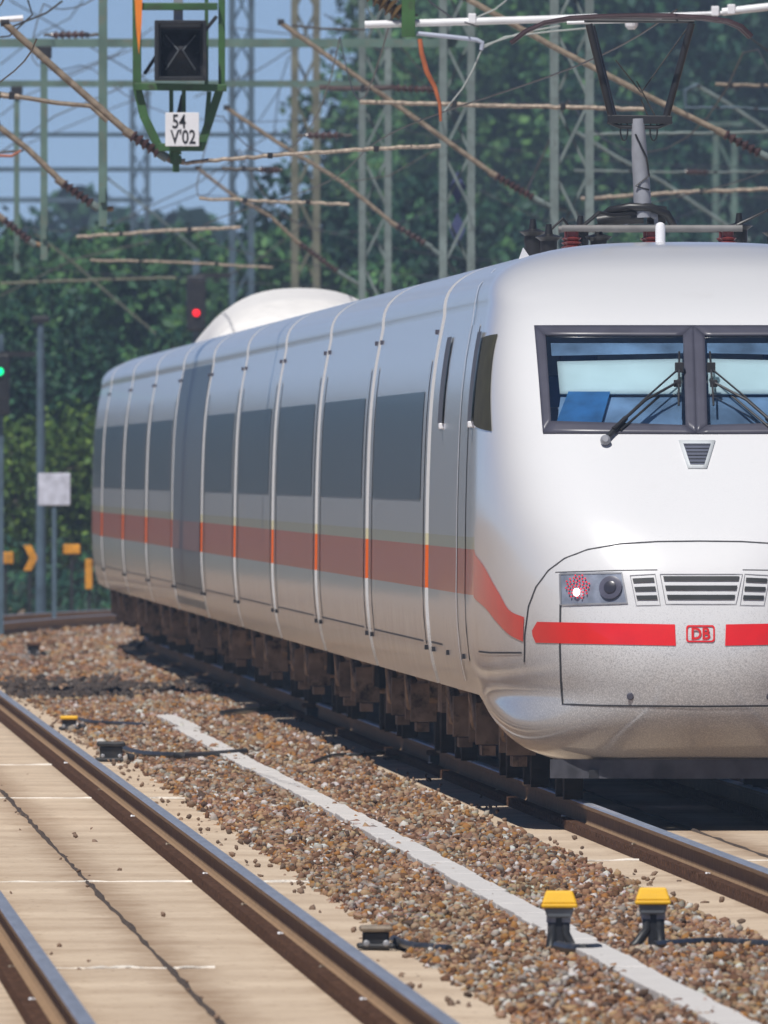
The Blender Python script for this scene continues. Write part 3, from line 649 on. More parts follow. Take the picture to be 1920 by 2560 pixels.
for dt in (-.28, .30):
    MB().tube([pp(x, y, dt) for x, y in hd], .017, 8).build('contact_strip', mat('worn_carbon_strip', (.06, .035, .04), .35, var=.3, metal=.3), PANO, smooth=True)
MB().tube([pp(1225, 49, .1), pp(1430, 44, .1)], .012, 8).build('strip_carrier', M_white, PANO)
for a, b in (((1485, 60), (1385, 200)), ((1385, 200), (1330, 130)), ((1375, 175), (1415, 250)), ((1385, 215), (1400, 252))): MB().tube([pp(*a), pp(*b)], .005, 6).build('stay_wire', M_wire, PANO)
for x in (1348, 1412): MB().tube([pp(x + 8 * math.cos(a), 280 + 24 * math.sin(a)) for a in np.linspace(0, 6.28, 14)], .006, 6).build('cable_loop', M_black, PANO)
mb = MB(); mb.bar(pp(1312, 257), pp(1452, 259), .06, .05); mb.tube([pp(1312, 262), pp(1340, 274), pp(1420, 275), pp(1452, 262)], .016, 8); mb.build('head_yoke', M_pblack, PANO, bevel=.008)
MB().tube([pp(1378, 256), pp(1381, 330), pp(1386, 400), pp(1389, 470)], [.045, .055, .06, .064], 16).build('upper_arm', M_grey, PANO, smooth=True)
MB().tube([pp(1372, 290, -.06), pp(1396, 340, -.07), pp(1402, 380, -.05), pp(1372, 402, -.07), pp(1402, 410, -.05)], .007, 6).build('arm_cable', M_black, PANO)
kn = MB(); kn.tube([pp(1300, 470, .1), pp(1318, 455), pp(1360, 447, -.05), pp(1405, 448, -.05), pp(1440, 462), pp(1455, 485, .1)], .03, 10); kn.tube([pp(1290, 478), pp(1340, 470), pp(1390, 468)], .05, 10); kn.tube([pp(1400, 462, .2), pp(1440, 466, .2)], .07, 12); kn.build('knee_joint', M_pblack, PANO, smooth=True)
kb = MB(); kb.bar(pp(1352, 490), pp(1354, 458), .03); kb.bar(pp(1418, 490), pp(1416, 458), .03); kb.bar(pp(1352, 462), pp(1418, 462), .03); kb.tube([pp(1352, 470), pp(1385, 448), pp(1418, 470)], .022, 8); kb.build('base_hoop', M_grey, PANO, bevel=.006)
bz_ = pp(1300, 494).z
bs = MB(); xl, xr = pp(1210, 494).x, pp(1600, 494).x
for dt in (-.5, .6): bs.tube([(xl, TP + dt, bz_), (xr, TP + dt, bz_)], .024, 10)
for x in (xl + .12, (xl + xr) / 2, xr - .12): bs.tube([(x, TP - .5, bz_), (x, TP + .6, bz_)], .022, 8)
bs.build('base_frame', mat('pale_base_tube', (.19, .185, .18), .6, var=.2), PANO, smooth=True)
M_redins = mat('red_insulator', (.16, .03, .03), .35, var=.2)
for x in (xl + .08, xr - .1, (xl + xr) / 2):
    for dt in (-.45, .55):
        zb_ = 3.84 if abs(x) < .7 else 3.78
        MB().lathe((x, TP + dt, zb_), (0, 0, 1), [(0, .05)] + [(.02 + k * .03 + d, r) for k in range(int((bz_ - zb_ - .03) / .03)) for d, r in ((0, .062), (.01, .04))] + [(bz_ - zb_, .04)], 14).build('base_insulator', M_redins, PANO)
for (x, dt, h_) in ((-.85, -.1, .12), (-.62, .2, .18), (-.5, -.2, .12), (.5, .1, .2), (.75, -.2, .15), (-.95, .5, .16)): MB().lathe((x, TP + dt, 3.78), (0, 0, 1), [(0, .06), (h_, .06), (h_ + .03, .1), (h_ + .05, .03), (h_ + .12, .02)], 10).build('roof_bushing', M_pblack, PANO, smooth=True)
MB().tube([(-.9, TP - .1, 3.92), (-.75, TP - .1, 4.06), (-.6, TP - .1, 3.86)], .012, 8).build('roof_cable', M_pblack, PANO, smooth=True)
MB().tube([(-.62, TP - .35, 4.0), (-.5, TP - .3, 4.1), (-.4, TP - .2, 4.08), (-.2, TP, 4.1)], .014, 8).build('roof_cable', M_pblack, PANO, smooth=True)
MB().tube([(.45, TP, 4.0), (.7, TP, 4.12), (.9, TP, 3.86)], .012, 8).build('roof_cable', M_pblack, PANO, smooth=True)
# under the power car
M_dustyb = mat('dusty_bogie_steel', (.30, .21, .145), .9, spec=.05, var=.5, scale=5, dirt=(.03, .025, .022), dscale=4)
M_under = mat('underfloor_black', (.018, .015, .013), .95, spec=.03, var=.5)
M_wheel = mat('wheel_steel', (.05, .042, .036), .85, spec=.08, var=.3)
def tf_id(p): return p
def underframe(L_, bog, tf, par, t00=0, low=.62):
    for tb_ in bog:
        for sx in (-1, 1):
            fr = MB()
            fr.add([tf(v) for v in [Vector((sx * x_, tb_ + y_, z_)) for x_ in (.98, 1.12) for (y_, z_) in ((-1.75, .5), (-1.2, .42), (-.5, .38), (.5, .38), (1.2, .42), (1.75, .5), (1.75, .66), (.7, .74), (-.7, .74), (-1.75, .66))]],
                   [tuple(range(10)), tuple(range(19, 9, -1))] + [(i, (i + 1) % 10, 10 + (i + 1) % 10, 10 + i) for i in range(10)])
            for k in (-1.25, 1.25):
                m_ = MB(); m_.box((0, 0, 0), (.2, .34, .3)); fr.add([tf(v + Vector((sx * 1.16, tb_ + k, .46))) for v in m_.v], m_.f)
                m_ = MB(); m_.lathe((sx * 1.12, tb_ + k * .55, .45), (0, 0, 1), [(h * .03, .10 if h % 2 else .075) for h in range(12)], 12); fr.add([tf(v) for v in m_.v], m_.f)
            m_ = MB(); m_.tube([(sx * 1.22, tb_ - .9, .42), (sx * 1.25, tb_ - .1, .72)], .045, 8); m_.tube([(sx * 1.22, tb_ + .9, .42), (sx * 1.25, tb_ + .2, .7)], .04, 8); m_.box((sx * 1.15, tb_, .26), (.1, .9, .07)); fr.add([tf(v) for v in m_.v], m_.f)
            fr.build('bogie_frame', M_dustyb, par)
        for k in (-1.25, 1.25):
            for sx in (-1, 1):
                m_ = MB(); m_.lathe((sx * .80 - .065, tb_ + k, .46), (1, 0, 0), [(0, .25), (.0, .46), (.13, .46), (.13, .25), (.10, .2), (.03, .2)], 28); m_.v = [tf(v) for v in m_.v]; m_.build('wheel', M_wheel, par)
            m_ = MB(); m_.tube([(-.8, tb_ + k, .46), (.8, tb_ + k, .46)], .09, 12); m_.v = [tf(v) for v in m_.v]; m_.build('axle', M_wheel, par)
    # equipment boxes with gaps
    t = t00
    k = 0
    while t < L_ - .6:
        w_ = random.uniform(1.2, 3.0)
        if all(abs(t + w_ / 2 - b) > 2.0 for b in bog):
            m_ = MB(); z0 = random.uniform(.42, .62); m_.box((0, t + w_ / 2, (z0 + .8) / 2), (2.3 - random.uniform(0, .4), w_, .8 - z0)); m_.v = [tf(v) for v in m_.v]; m_.build('equipment_box', M_dustyb if k % 4 == 1 else M_under, par)
        t += w_ + random.uniform(.1, .35); k += 1
    m_ = MB(); m_.box((0, (t00 + L_) / 2, .78), (2.5, L_ - t00 - .1, .08)); m_.v = [tf(v) for v in m_.v]; m_.build('underfloor', M_under, par)
underframe(PCL, (4.6, 15.6), tf_id, SH, 3.8)
# coaches on the curve
def coach(Ya, Yb, name, hump, nm_i, dark=False):
    xa, xb = cx(Ya + .001), cx(Yb); ang = math.atan2(xb - xa, Yb - Ya); o = Vector((xa, Ya - YN, 0)); ca, sa = math.cos(ang), math.sin(ang)
    def tf(p): return Vector((o.x + p.x * ca + p.y * sa, o.y - p.x * sa + p.y * ca, p.z))
    L_ = math.hypot(xb - xa, Yb - Ya)
    mb = MB(); ts = [0, .02] + [L_ * i / 30 for i in range(1, 30)] + [L_ - .02, L_]; nn = len(prof)
    mb.add([tf(Vector((x, t, z))) for t in ts for x, z in prof], [(j * nn + i, (j + 1) * nn + i, (j + 1) * nn + i + 1, j * nn + i + 1) for j in range(len(ts) - 1) for i in range(nn - 1)])
    mb.add([tf(Vector((x, 0, z))) for x, z in prof], [tuple(range(nn))[::-1]]); mb.add([tf(Vector((x, L_, z))) for x, z in prof], [tuple(range(nn))])
    C = mb.build('coach_body', M_paint, TRN, smooth=True)
    def cp(t0, t1, z0, z1, off, mtl, nm, th=0):
        for sg_ in (-1, 1):
            q = MB(); q.grid(lambda u, v: tf(Vector((sg_ * (Wd(z0 + (z1 - z0) * v) + off), t0 + (t1 - t0) * u, z0 + (z1 - z0) * v))), 2, 10); q.build(nm, mtl, C, smooth=True, thick=th)
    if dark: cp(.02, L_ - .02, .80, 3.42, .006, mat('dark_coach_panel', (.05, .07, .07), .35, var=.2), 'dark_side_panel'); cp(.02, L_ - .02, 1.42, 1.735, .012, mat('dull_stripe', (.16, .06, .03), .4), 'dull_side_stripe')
    if not dark:
        cp(2.2, L_ - 2.0, 2.065, 2.865, .005, M_band, 'window_band')
        for t_ in (.7, L_ - 1.6): cp(t_, t_ + .9, 1.0, 3.1, .006, M_paint, 'coach_door')
    cp(.3, L_ - .3, 1.015, 1.028, .004, M_line, 'skirt_seam')
    for t_ in (.5, L_ - .7):
        for sg_ in (-1, 1):
            for z_ in (3.3, .98):
                m_ = MB(); m_.box((sg_ * (Wd(z_) + .006), t_, z_), (.035, .2, .035)); m_.v = [tf(v) for v in m_.v]; m_.build('end_catch', M_frame if z_ > 2 else M_dark, C)
    if hump:
        hm = MB(); zc = lambda t: float(np.interp(t, [.3, .6, 1.5, 4, 10, 17, L_ - 2, L_ - .3], [3.6, 3.95, 4.22, 4.37, 4.33, 4.2, 4.02, 3.8]))
        hm.grid(lambda u, v: (lambda t, a: tf(Vector((-1.10 * math.copysign(abs(math.cos(a)) ** .85, math.cos(a)), t, 3.5 + (zc(t) - 3.5) * abs(math.sin(a)) ** .9))))(.3 + (L_ - .6) * u, math.pi * v), 60, 28)
        hm.build('raised_roof_fairing', mat('white_roof_paint', (.84, .82, .79), .5, var=.06), C, smooth=True)
    underframe(L_, (3.7, L_ - 3.7), tf, C, .2)
    return C
PITCH = 26.5
for i in range(11):
    Ya = 295.4 + PITCH * i
    coach(Ya, Ya + PITCH - 1.35, 'coach', i == 6, i, i == 5)
    xg = cx(Ya - .7); m_ = MB(); m_.box((xg, Ya - .7 - YN, 2.15), (1.5, 1.34, 2.6)); m_.build('gangway_bellows', mat('grey_gangway_rubber', (.055, .07, .07), .6, var=.3) if i == 0 else bpy.data.materials['grey_gangway_rubber'], TRN, bevel=.08)

# ------------------------------------------------------------------ track devices and cables
def g_at(x, y): p = G(x, y); return Vector((p.x, p.y, GZ))
M_grey2 = mat('grey_plastic', (.16, .18, .20), .5, var=.15)
M_hose = mat('black_rubber_hose', (.022, .023, .025), .45, var=.3, dirt=(.12, .11, .1), dscale=12)
def ycap(px, py, lab, legs, cable):
    b = g_at(px, py); r = thing('track_sensor_post', b, lab, 'track sensor', 'yellow capped sensor posts beside the white trough')
    c = MB(b); t0 = b.z + .235
    def frus(mb, z0, z1, w0, w1, d0, d1):
        vs = [(b.x + sx * (w0 if k == 0 else w1) / 2, b.y + sy * (d0 if k == 0 else d1) / 2, z0 if k == 0 else z1) for k in (0, 1) for sx, sy in ((-1, -1), (1, -1), (1, 1), (-1, 1))]
        mb.add(vs, [(3, 2, 1, 0), (4, 5, 6, 7), (0, 1, 5, 4), (1, 2, 6, 5), (2, 3, 7, 6), (3, 0, 4, 7)])
    frus(c, t0 + .0, t0 + .022, .185, .185, .16, .16); frus(c, t0 + .0221, t0 + .088, .180, .135, .155, .11); c.build('cap', M_yellow, r, bevel=.008)
    h = MB(b); frus(h, t0 - .05, t0 - .001, .125, .15, .11, .13); h.build('housing', M_grey2, r, bevel=.008)
    for (dx, dx2, fl) in legs:
        m_ = MB(b); m_.tube([(b.x + dx, b.y, t0 - .04), (b.x + dx, b.y - .01, t0 - .13), (b.x + dx2, b.y - .02, b.z + .03), (b.x + dx2 + fl, b.y - .03, b.z + .015)], .026, 10)
        m_.build('hose', M_hose, r, smooth=True)
        MB(b).lathe((b.x + dx, b.y, t0 - .075), (0, 0, 1), [(0, .031), (.03, .031)], 10).build('hose_clamp', M_grey, r)
    m_ = MB(b); m_.box((b.x, b.y, b.z + .02), (.05, .05, .38)); m_.build('post', M_black, r, bevel=.005)
    return r
ycap(1208, 2060, 'yellow capped sensor post with two hoses left of its twin', ((-.035, -.045, .0), (.03, .07, .10)), None)
ycap(1410, 2052, 'yellow capped sensor post nearer the train track with hose bent left', ((-.03, -.085, -.02), (.035, .04, .0)), None)
def cable(pts, lab, r=.018, m=None, cat_='cable'):
    ps = [g_at(x, y) + Vector((0, 0, r + .025)) for x, y in pts]
    # smooth
    out = []
    for i in range(len(ps) - 1):
        for k in range(6):
            t = k / 6; p0, p1, p2, p3 = ps[max(i - 1, 0)], ps[i], ps[i + 1], ps[min(i + 2, len(ps) - 1)]
            out.append(.5 * ((2 * p1) + (p2 - p0) * t + (2 * p0 - 5 * p1 + 4 * p2 - p3) * t * t + (3 * p1 - p0 - 3 * p2 + p3) * t ** 3))
    out.append(ps[-1]); o = MB(ps[0]).tube(out, r, 8).build('track_cable', m or M_hose, smooth=True); return tag(o, lab, cat_)
cable(((1412, 2060), (1460, 2056), (1530, 2052), (1600, 2054), (1680, 2060), (1760, 2070)), 'black cable running right from the second yellow capped post', .02)
cable(((1205, 2064), (1232, 2070), (1262, 2072), (1292, 2070)), 'short thick black hose at the foot of the first yellow capped post', .026)
cable(((850, 2048), (885, 2062), (925, 2066), (970, 2070)), 'black cable leaving the near black box on the left track', .022)
cable(((262, 1626), (300, 1640), (380, 1645), (460, 1642), (530, 1636)), 'dark cable from the far black box to the white trough', .028)
cable(((166, 1562), (200, 1570), (250, 1572), (310, 1576)), 'thin dark cable beside the small yellow topped box', .02)
cable(((672, 1660), (720, 1642), (800, 1640), (850, 1632), (900, 1636)), 'wavy black cable on the ballast near the train rail', .016)
cable(((830, 1650), (870, 1644), (925, 1634)), 'short branch of black cable reaching the rail box', .016)
cable(((480, 1552), (540, 1546), (600, 1540), (650, 1528)), 'far thin cable on ballast left of the train rail', .03)
def boxdev(px, py, w_, h_, lab, top=None, name='track_box', topname='lid'):
    b = g_at(px, py); r = thing(name, b, lab, 'track box'); c = MB(b); z = b.z
    c.box((b.x, b.y, z + h_ * .35), (w_ * .8, .28, h_ * .7)); c.box((b.x, b.y, z + .03), (w_ * 1.15, .34, .03)); c.build('housing', M_black, r, bevel=.012)
    MB(b).box((b.x, b.y, z + h_ * .8), (w_, .34, h_ * .22)).build(topname, top or M_black, r, bevel=.015)
    for sx in (-.3, .3): MB(b).lathe((b.x + sx * w_, b.y - .15, z + h_ * .3), (0, -1, 0), [(0, .018), (.02, .018), (.025, .01)], 8).build('bolt', M_grey, r)
    MB(b).lathe((b.x + w_ * .5, b.y - .05, z + h_ * .3), (1, 0, -.2), [(0, .03), (.06, .03), (.08, .022)], 10).build('cable_gland', M_dark, r)
boxdev(812, 2056, .17, .15, 'black box with beige lid beside near end of left track', M_tan)
boxdev(240, 1648, .24, .20, 'bulky black box halfway along the left track', M_black)
boxdev(149, 1580, .17, .165, 'small far box with yellow lid beside left track', M_yellow)
boxdev(948, 1668, .2, .20, 'rusty dark box clamped to train rail, the nearer', M_rustd)
boxdev(690, 1562, .34, .22, 'rusty dark box clamped to train rail, the farther', M_rustd)
boxdev(72, 1420, .2, .22, 'tiny dark box lying in the far sunlit ballast', M_rustd)

# ------------------------------------------------------------------ signal frame and its sign
D1 = 50.5 * KD
def q1_(x, y, d=0): return P(x, y, D1 + d)
org = q1_(380, 350)
SF = thing('signal_frame', org, 'green hanging steel frame around a black signal box', 'signal')
def gb(name, segs, w_=.07, m=None, d=0, bev=.006):
    mb = MB(org)
    for a, b in segs: mb.bar(q1_(*a, d), q1_(*b, d), w_, w_ * .8)
    return mb.build(name, m or M_green, SF, bevel=bev)
gb('side_post', [((295, -170), (296, 190)), ((296, 188), (312, 255)), ((312, 253), (345, 322))], .082)
gb('side_post', [((479, -170), (479, 188)), ((477, 186), (432, 322))], .08)
gb('inner_post', [((446, -30), (446, 182)), ((452, 198), (442, 310))], .045, M_green, .3)
gb('cross_bar', [((290, 187), (490, 190))], .068, None, -.09)
gb('cross_bar', [((300, 14), (470, 14))], .07, None, -.09)
gb('bottom_bar', [((342, 318), (440, 318))], .075, None, -.09)
gb('centre_post', [((370, 195), (370, 345)), ((397, 195), (397, 250))], .05, M_green, .05)
gb('brace', [((312, 160), (338, 120))], .035, M_dark, .12); gb('brace', [((440, 70), (468, 35))], .035, M_dark, .12); gb('brace', [((395, 205), (385, 250))], .04, M_dark, .12)
gb('foot_bracket', [((368, 325), (392, 325)), ((368, 345), (392, 345)), ((380, 325), (380, 372))], .08)
gb('hanger', [((385, -20), (385, 45))], .11, M_grey, 0)
c = q1_(390, 109, -.12); wz = (q1_(390, 45).z - q1_(390, 175).z); ww = q1_(446, 109).x - q1_(334, 109).x
sb = MB(org); sb.box(c + Vector((0, .14, 0)), (ww, .25, wz)); sbo = sb.build('signal_box', M_black, SF, bevel=.012)
h_ = MB(org)
for (sx, sz, wx, wz_) in ((-1, 0, .035, wz), (1, 0, .035, wz), (0, 1, ww - .072, .035), (0, -1, ww - .072, .035)): h_.box(c + Vector((sx * (ww / 2 - .018), -.10, sz * (wz / 2 - .018))), (wx, .22, wz_))
h_.build('hood', M_black, sbo, bevel=.004)
MB(org).box(c + Vector((0, -.02, wz * .42)), (ww * .78, .02, .035)).build('hood_strip', M_grey2, sbo)
dm = MB(org); a_ = ww * .38; b_ = wz * .38; cc = c + Vector((0, .01, -.02)); dm.add([cc + Vector((-a_, 0, -b_)), cc + Vector((a_, 0, -b_)), cc + Vector((a_, 0, b_)), cc + Vector((-a_, 0, b_)), cc + Vector((0, -.12, .02))], [(0, 1, 4), (1, 2, 4), (2, 3, 4), (3, 0, 4)])
dm.build('lens_pyramid', mat('black_glossy_lens', (.012, .012, .016), .2, var=.3), sbo)
ed = MB(org)
for sx, sz in ((-1, -1), (1, -1), (-1, 1), (1, 1)): ed.bar(cc + Vector((sx * a_ * .75, -.036, sz * b_ * .75)), cc + Vector((sx * .02, -.124, .02)), .008)
ed.build('lens_edge', M_grey2, sbo)
# sign plate
s0, s1 = q1_(357, 243, -.2), q1_(430, 316, -.2); sc_ = (s0 + s1) / 2
SG = thing('number_plate', sc_, 'white square plate lettered 54 V02 below the black signal box', 'sign')
MB(sc_).box(sc_, (s1.x - s0.x, .012, s0.z - s1.z)).build('plate', M_plate, SG, bevel=.004)
for row, dz, tx in (('54', .068, -.03), ('V\'02', -.078, .01)):
    text_mesh(row, .185, M_ink, 'lettering', Matrix.Translation((tx, -.009, dz)) @ Matrix.Rotation(R(90), 4, 'X'), SG, .001, .72)
# orange strip
p = [q1_(290, -20, -.15), q1_(308, -20, -.15), q1_(306, 50, -.15), q1_(300, 118, -.15), q1_(294, 60, -.15)]
mb = MB(p[3]); mb.add(p + [v + Vector((0, .03, 0)) for v in p], [(0, 1, 2, 3, 4), (9, 8, 7, 6, 5)] + [(i, (i + 1) % 5, 5 + (i + 1) % 5, 5 + i) for i in range(5)])
tag(mb.build('warning_strip', M_orange), 'tapering orange strip hanging on the left post of the green frame', 'strip')

# ------------------------------------------------------------------ overhead line: portals, masts, cantilevers
def lattice(mb, base, wdt, h, seg=None, tw=None, leg=.045):
    seg = seg or wdt * 2.0; n = int(h / seg); b = Vector(base); tw = tw or wdt
    def cor(k, z): f = (wdt + (tw - wdt) * z / h) / 2; return b + Vector(((-f, f, f, -f)[k], (-f, -f, f, f)[k], z))
    for k in range(4): mb.bar(cor(k, 0), cor(k, h), leg * 1.9)
    for i in range(n):
        z0, z1 = i * h / n, (i + 1) * h / n
        for k in range(4):
            a, c = (k, (k + 1) % 4) if (i + k) % 2 else ((k + 1) % 4, k); mb.bar(cor(a, z0), cor(c, z1), leg * .75, leg * .4)
def dq(D): return lambda x, y, d=0: P(x, y, D * KD + d)
PORT = [  # depth, mast x (view), width, mast material, beam y, beam right end x, beam thickness, drop post (x, w, bottom y)
    (58.5, 1440, .40, M_galv, None, None, .12, (222, .095, 490), 'nearest overhead line portal with a drop post over the train'),
    (64, 1235, .42, M_galv, None, None, .1, None, 'grey green lattice mast just left of the pantograph'),
    (69, 987, .36, M_galv, 93, 1010, .11, (95, .09, 562), 'portal on the lattice mast with two blue diamond boards'),
    (79, 810, .38, M_galv, 181, 850, .095, (36, .08, 590), 'portal on the slim grey lattice mast right of the white hump'),
    (104, 660, .42, M_brownst, 291, 690, .085, None, 'portal on the brownish lattice mast above the white roof hump'),
    (118, 522, .42, M_galvb, 366, 560, .10, None, 'portal on the dark blue lattice mast right of the signal frame'),
    (150, 302, .42, M_galvb, 432, 330, .14, None, 'far portal whose blue mast shows below the signal frame')]
for (D, mx_, wd_, mm_, by, bxr, bt, dp, lab) in PORT:
    q = dq(D); b = q(mx_, 1000); b.z = GZ
    if D == 58.5: b = q(1900, 1000); b.z = GZ
    hgt = 13.2 if D > 90 else 9.5
    T = thing('overhead_line_portal' if (by or dp) else 'lattice_mast', b, lab, 'mast', 'portals of the overhead line')
    mb = MB(b); lattice(mb, b, wd_, hgt, leg=.05 if D < 90 else .07); 
    if by or dp: mb.build('mast', mm_, T)
    else:
        mb.build('mast', mm_, T)
    if by or dp:
        z = q(500, by).z if by else 8.6
        e = q(bxr, 500).x if bxr else b.x
        xl_ = -9
        bm = MB(b); bmt = M_gpale if D < 90 else M_galvb
        bm.bar((xl_, b.y, z), (max(e, b.x), b.y, z), bt, bt)
        if D < 60:  # unseen second beam, planks and deck, added to throw shade on the ballast
            bm.bar((xl_, b.y + 3.0, z), (b.x, b.y + 3.0, z), bt)
            for k in range(24): bm.bar((xl_ + k, b.y, z), (xl_ + k, b.y + 3.0, z), .08); 
            bm.box(((xl_ + b.x) / 2, b.y + 1.5, z + .1), (b.x - xl_, 2.8, .03))
        bm.build('cross_beam', bmt, T)
        mb2 = MB(b); lattice(mb2, (xl_, b.y, GZ), wd_, hgt); mb2.build('mast', mm_, T)
        if dp:
            x, w2, yb = dp; top = q(x, 0); bot = q(x, yb); mb3 = MB(b); mb3.bar((bot.x, b.y, bot.z), (bot.x, b.y, z), w2, w2); mb3.bar((bot.x, b.y, bot.z + .35), (bot.x, b.y - .1, bot.z + .35), w2 * 1.8, .06)
            mb3.build('drop_post', M_gpale, T, bevel=.004)
            MB(b).box((bot.x, b.y, z - .12), (w2 * 2.2, w2 * 2, .16)).build('post_clamp', M_dark, T, bevel=.01)
for i, (x, y) in enumerate(((988, 405), (988, 495))):
    p = P(x, y, 69.15 * KD); r = .18 * .8; o = MB(p).add([p + Vector((-r * .75, 0, 0)), p + Vector((0, 0, -r * 1.5)), p + Vector((r * .75, 0, 0)), p + Vector((0, 0, r * 1.5))] + [p + Vector((-r * .75, .01, 0)), p + Vector((0, .01, -r * 1.5)), p + Vector((r * .75, .01, 0)), p + Vector((0, .01, r * 1.5))], [(0, 1, 2, 3), (7, 6, 5, 4), (0, 4, 5, 1), (1, 5, 6, 2), (2, 6, 7, 3), (3, 7, 4, 0)]).build('diamond_board', mat('blue_violet_enamel', (.06, .075, .17), .5, var=.15))
    tag(o, ('upper', 'lower')[i] + ' blue violet diamond board inside the lattice mast', 'board')
def insul(mb, a, b, r=.06):
    a, b = Vector(a), Vector(b); L_ = (b - a).length; n = max(5, int(L_ / .075)); pr = [(0, r * .5)]
    for k in range(n): z = L_ * (.06 + .88 * k / n); pr += [(z, r * .55), (z + L_ * .88 / n * .45, r), (z + L_ * .88 / n * .6, r), (z + L_ * .88 / n * .7, r * .55)]
    pr.append((L_, r * .5)); mb.lathe(a, b - a, pr, 12)
def cantilever(D, tube, ins, lab, extra=(), r=.034, m=None, name='cantilever_arm', cap=True):
    q = dq(D); o = q(*tube[-1]); T = thing(name, o, lab, 'cantilever', 'cantilevers of the overhead line')
    def J(pts):
        ps = [q(*p_) for p_ in pts]; out = [ps[0]]
        return ps
    MB(o).tube(J(tube), r, 10).build('tube', m or M_tan, T, smooth=True)
    if ins:
        mb = MB(o); insul(mb, q(*ins[0]), q(*ins[1]), r * 1.75); mb.build('insulator', M_ins, T)
        for e_ in ins: 
            d_ = (q(*ins[1]) - q(*ins[0])).normalized(); MB(o).lathe(q(*e_) - d_ * .05, d_, [(0, r * 1.3), (.1, r * 1.3)], 12).build('end_cap', M_tan if e_ is ins[0] else M_galv, T)
        if len(ins) > 2: pass
    for nm_, pts, rr_, mt_ in extra: MB(o).tube(J(pts), rr_, 8).build(nm_, mt_, T, smooth=True)
    if cap: MB(o).lathe(q(*tube[0]) - Vector((.03, 0, 0)), (1, 0, 0), [(0, r * 1.2), (.08, r * 1.2)], 10).build('wire_clamp', M_dark, T)
    # small bolts along tube
    a, b = q(*tube[0]), q(*tube[-1])
    for k in (.35, .72): c_ = a.lerp(b, k) + Vector((0, 0, 0)); 
    return T
cantilever(50.5, ((8, 48), (130, 158), (275, 285)), ((278, 288), (352, 336)), 'thick tan arm sloping from top left corner down to the signal frame',
           (('end_tube', ((350, 334), (368, 346), (400, 350)), .03, M_tan), ('tie_rod', ((0, 203), (60, 212), (120, 222), (195, 229), (232, 262)), .022, M_tan), ('hanger_wire', ((60, 0), (70, 32), (20, 78), (0, 80)), .009, M_wire), ('steady_tube', ((-30, 45), (50, 39)), .03, M_plate), ('hanger_wire', ((135, 2), (100, 28), (20, 60)), .010, M_wire)))
cantilever(58.5, ((-10, 268), (60, 322), (128, 388)), ((130, 392), (205, 445)), 'tan arm at left edge with a red banded insulator above the trees',
           (('end_tube', ((203, 443), (222, 452), (245, 450)), .03, M_rust), ('tie_rod', ((-10, 330), (50, 325), (45, 300)), .014, M_wire), ('tie_rod', ((-10, 336), (25, 337), (45, 325)), .016, M_copper)))
cantilever(69, ((-60, 420), (0, 468)), ((2, 470), (70, 525)), 'lowest dark insulator arm at the left edge below the others', (('end_tube', ((68, 522), (90, 531), (105, 530)), .028, M_rust),))
cantilever(64, ((605, 48), (760, 158), (920, 272), (1062, 374)), ((1064, 376), (1160, 432)), 'long tan arm sloping down to the mast left of the pantograph',
           (('end_tube', ((1158, 430), (1190, 447), (1225, 452)), .035, M_galv), ('tie_rod', ((630, 55), (700, 62), (790, 64)), .014, M_wire), ('tie_rod', ((740, 395), (840, 380), (950, 318)), .006, M_wire)), .031)
cantilever(53, ((1005, -5), (1190, 98), (1400, 208), (1555, 284)), ((1558, 286), (1650, 336)), 'long tan arm crossing behind the pantograph legs',
           (('end_tube', ((1648, 334), (1720, 368)), .035, M_galv), ('end_bracket', ((1715, 300), (1716, 420)), .04, M_galv)), .03)
cantilever(69, ((488, 232), (600, 308), (738, 392), (848, 482)), ((850, 484), (925, 530)), 'tan arm ending above the train roof at the diamond board mast', (('end_tube', ((923, 529), (965, 562), (985, 590)), .03, M_galv),), .027)
cantilever(79, ((425, 362), (500, 420), (585, 468), (640, 520)), ((642, 522), (735, 590)), 'arm passing between two lattice masts above the white hump', (('end_tube', ((733, 589), (800, 630)), .03, M_galv), ('tie_rod', ((395, 350), (360, 345)), .02, M_wire)), .026)
cantilever(88, ((1240, 282), (1330, 338), (1430, 392), (1620, 520)), None, 'pale grey arm passing low behind the pantograph mast', (), .03, M_galv)
cantilever(88, ((1508, 186), (1570, 222), (1680, 295)), None, 'short pale arm at the right edge before the dark trees', (('drop_piece', ((1508, 182), (1480, 195), (1482, 235)), .03, M_galvb),), .03, M_galv)
cantilever(104, ((232, 385), (330, 460), (425, 540)), None, 'thin grey arm low left in front of far trees', (), .02, M_galv)
cantilever(104, ((75, 505), (150, 560), (240, 640), (335, 720)), ((337, 722), (390, 765)), 'faint arm just above the far end of the train', (), .02, M_brownst)
cantilever(104, ((640, 420), (560, 455), (520, 492)), None, 'small bent tube right of the dark blue mast', (), .02, M_galvb)
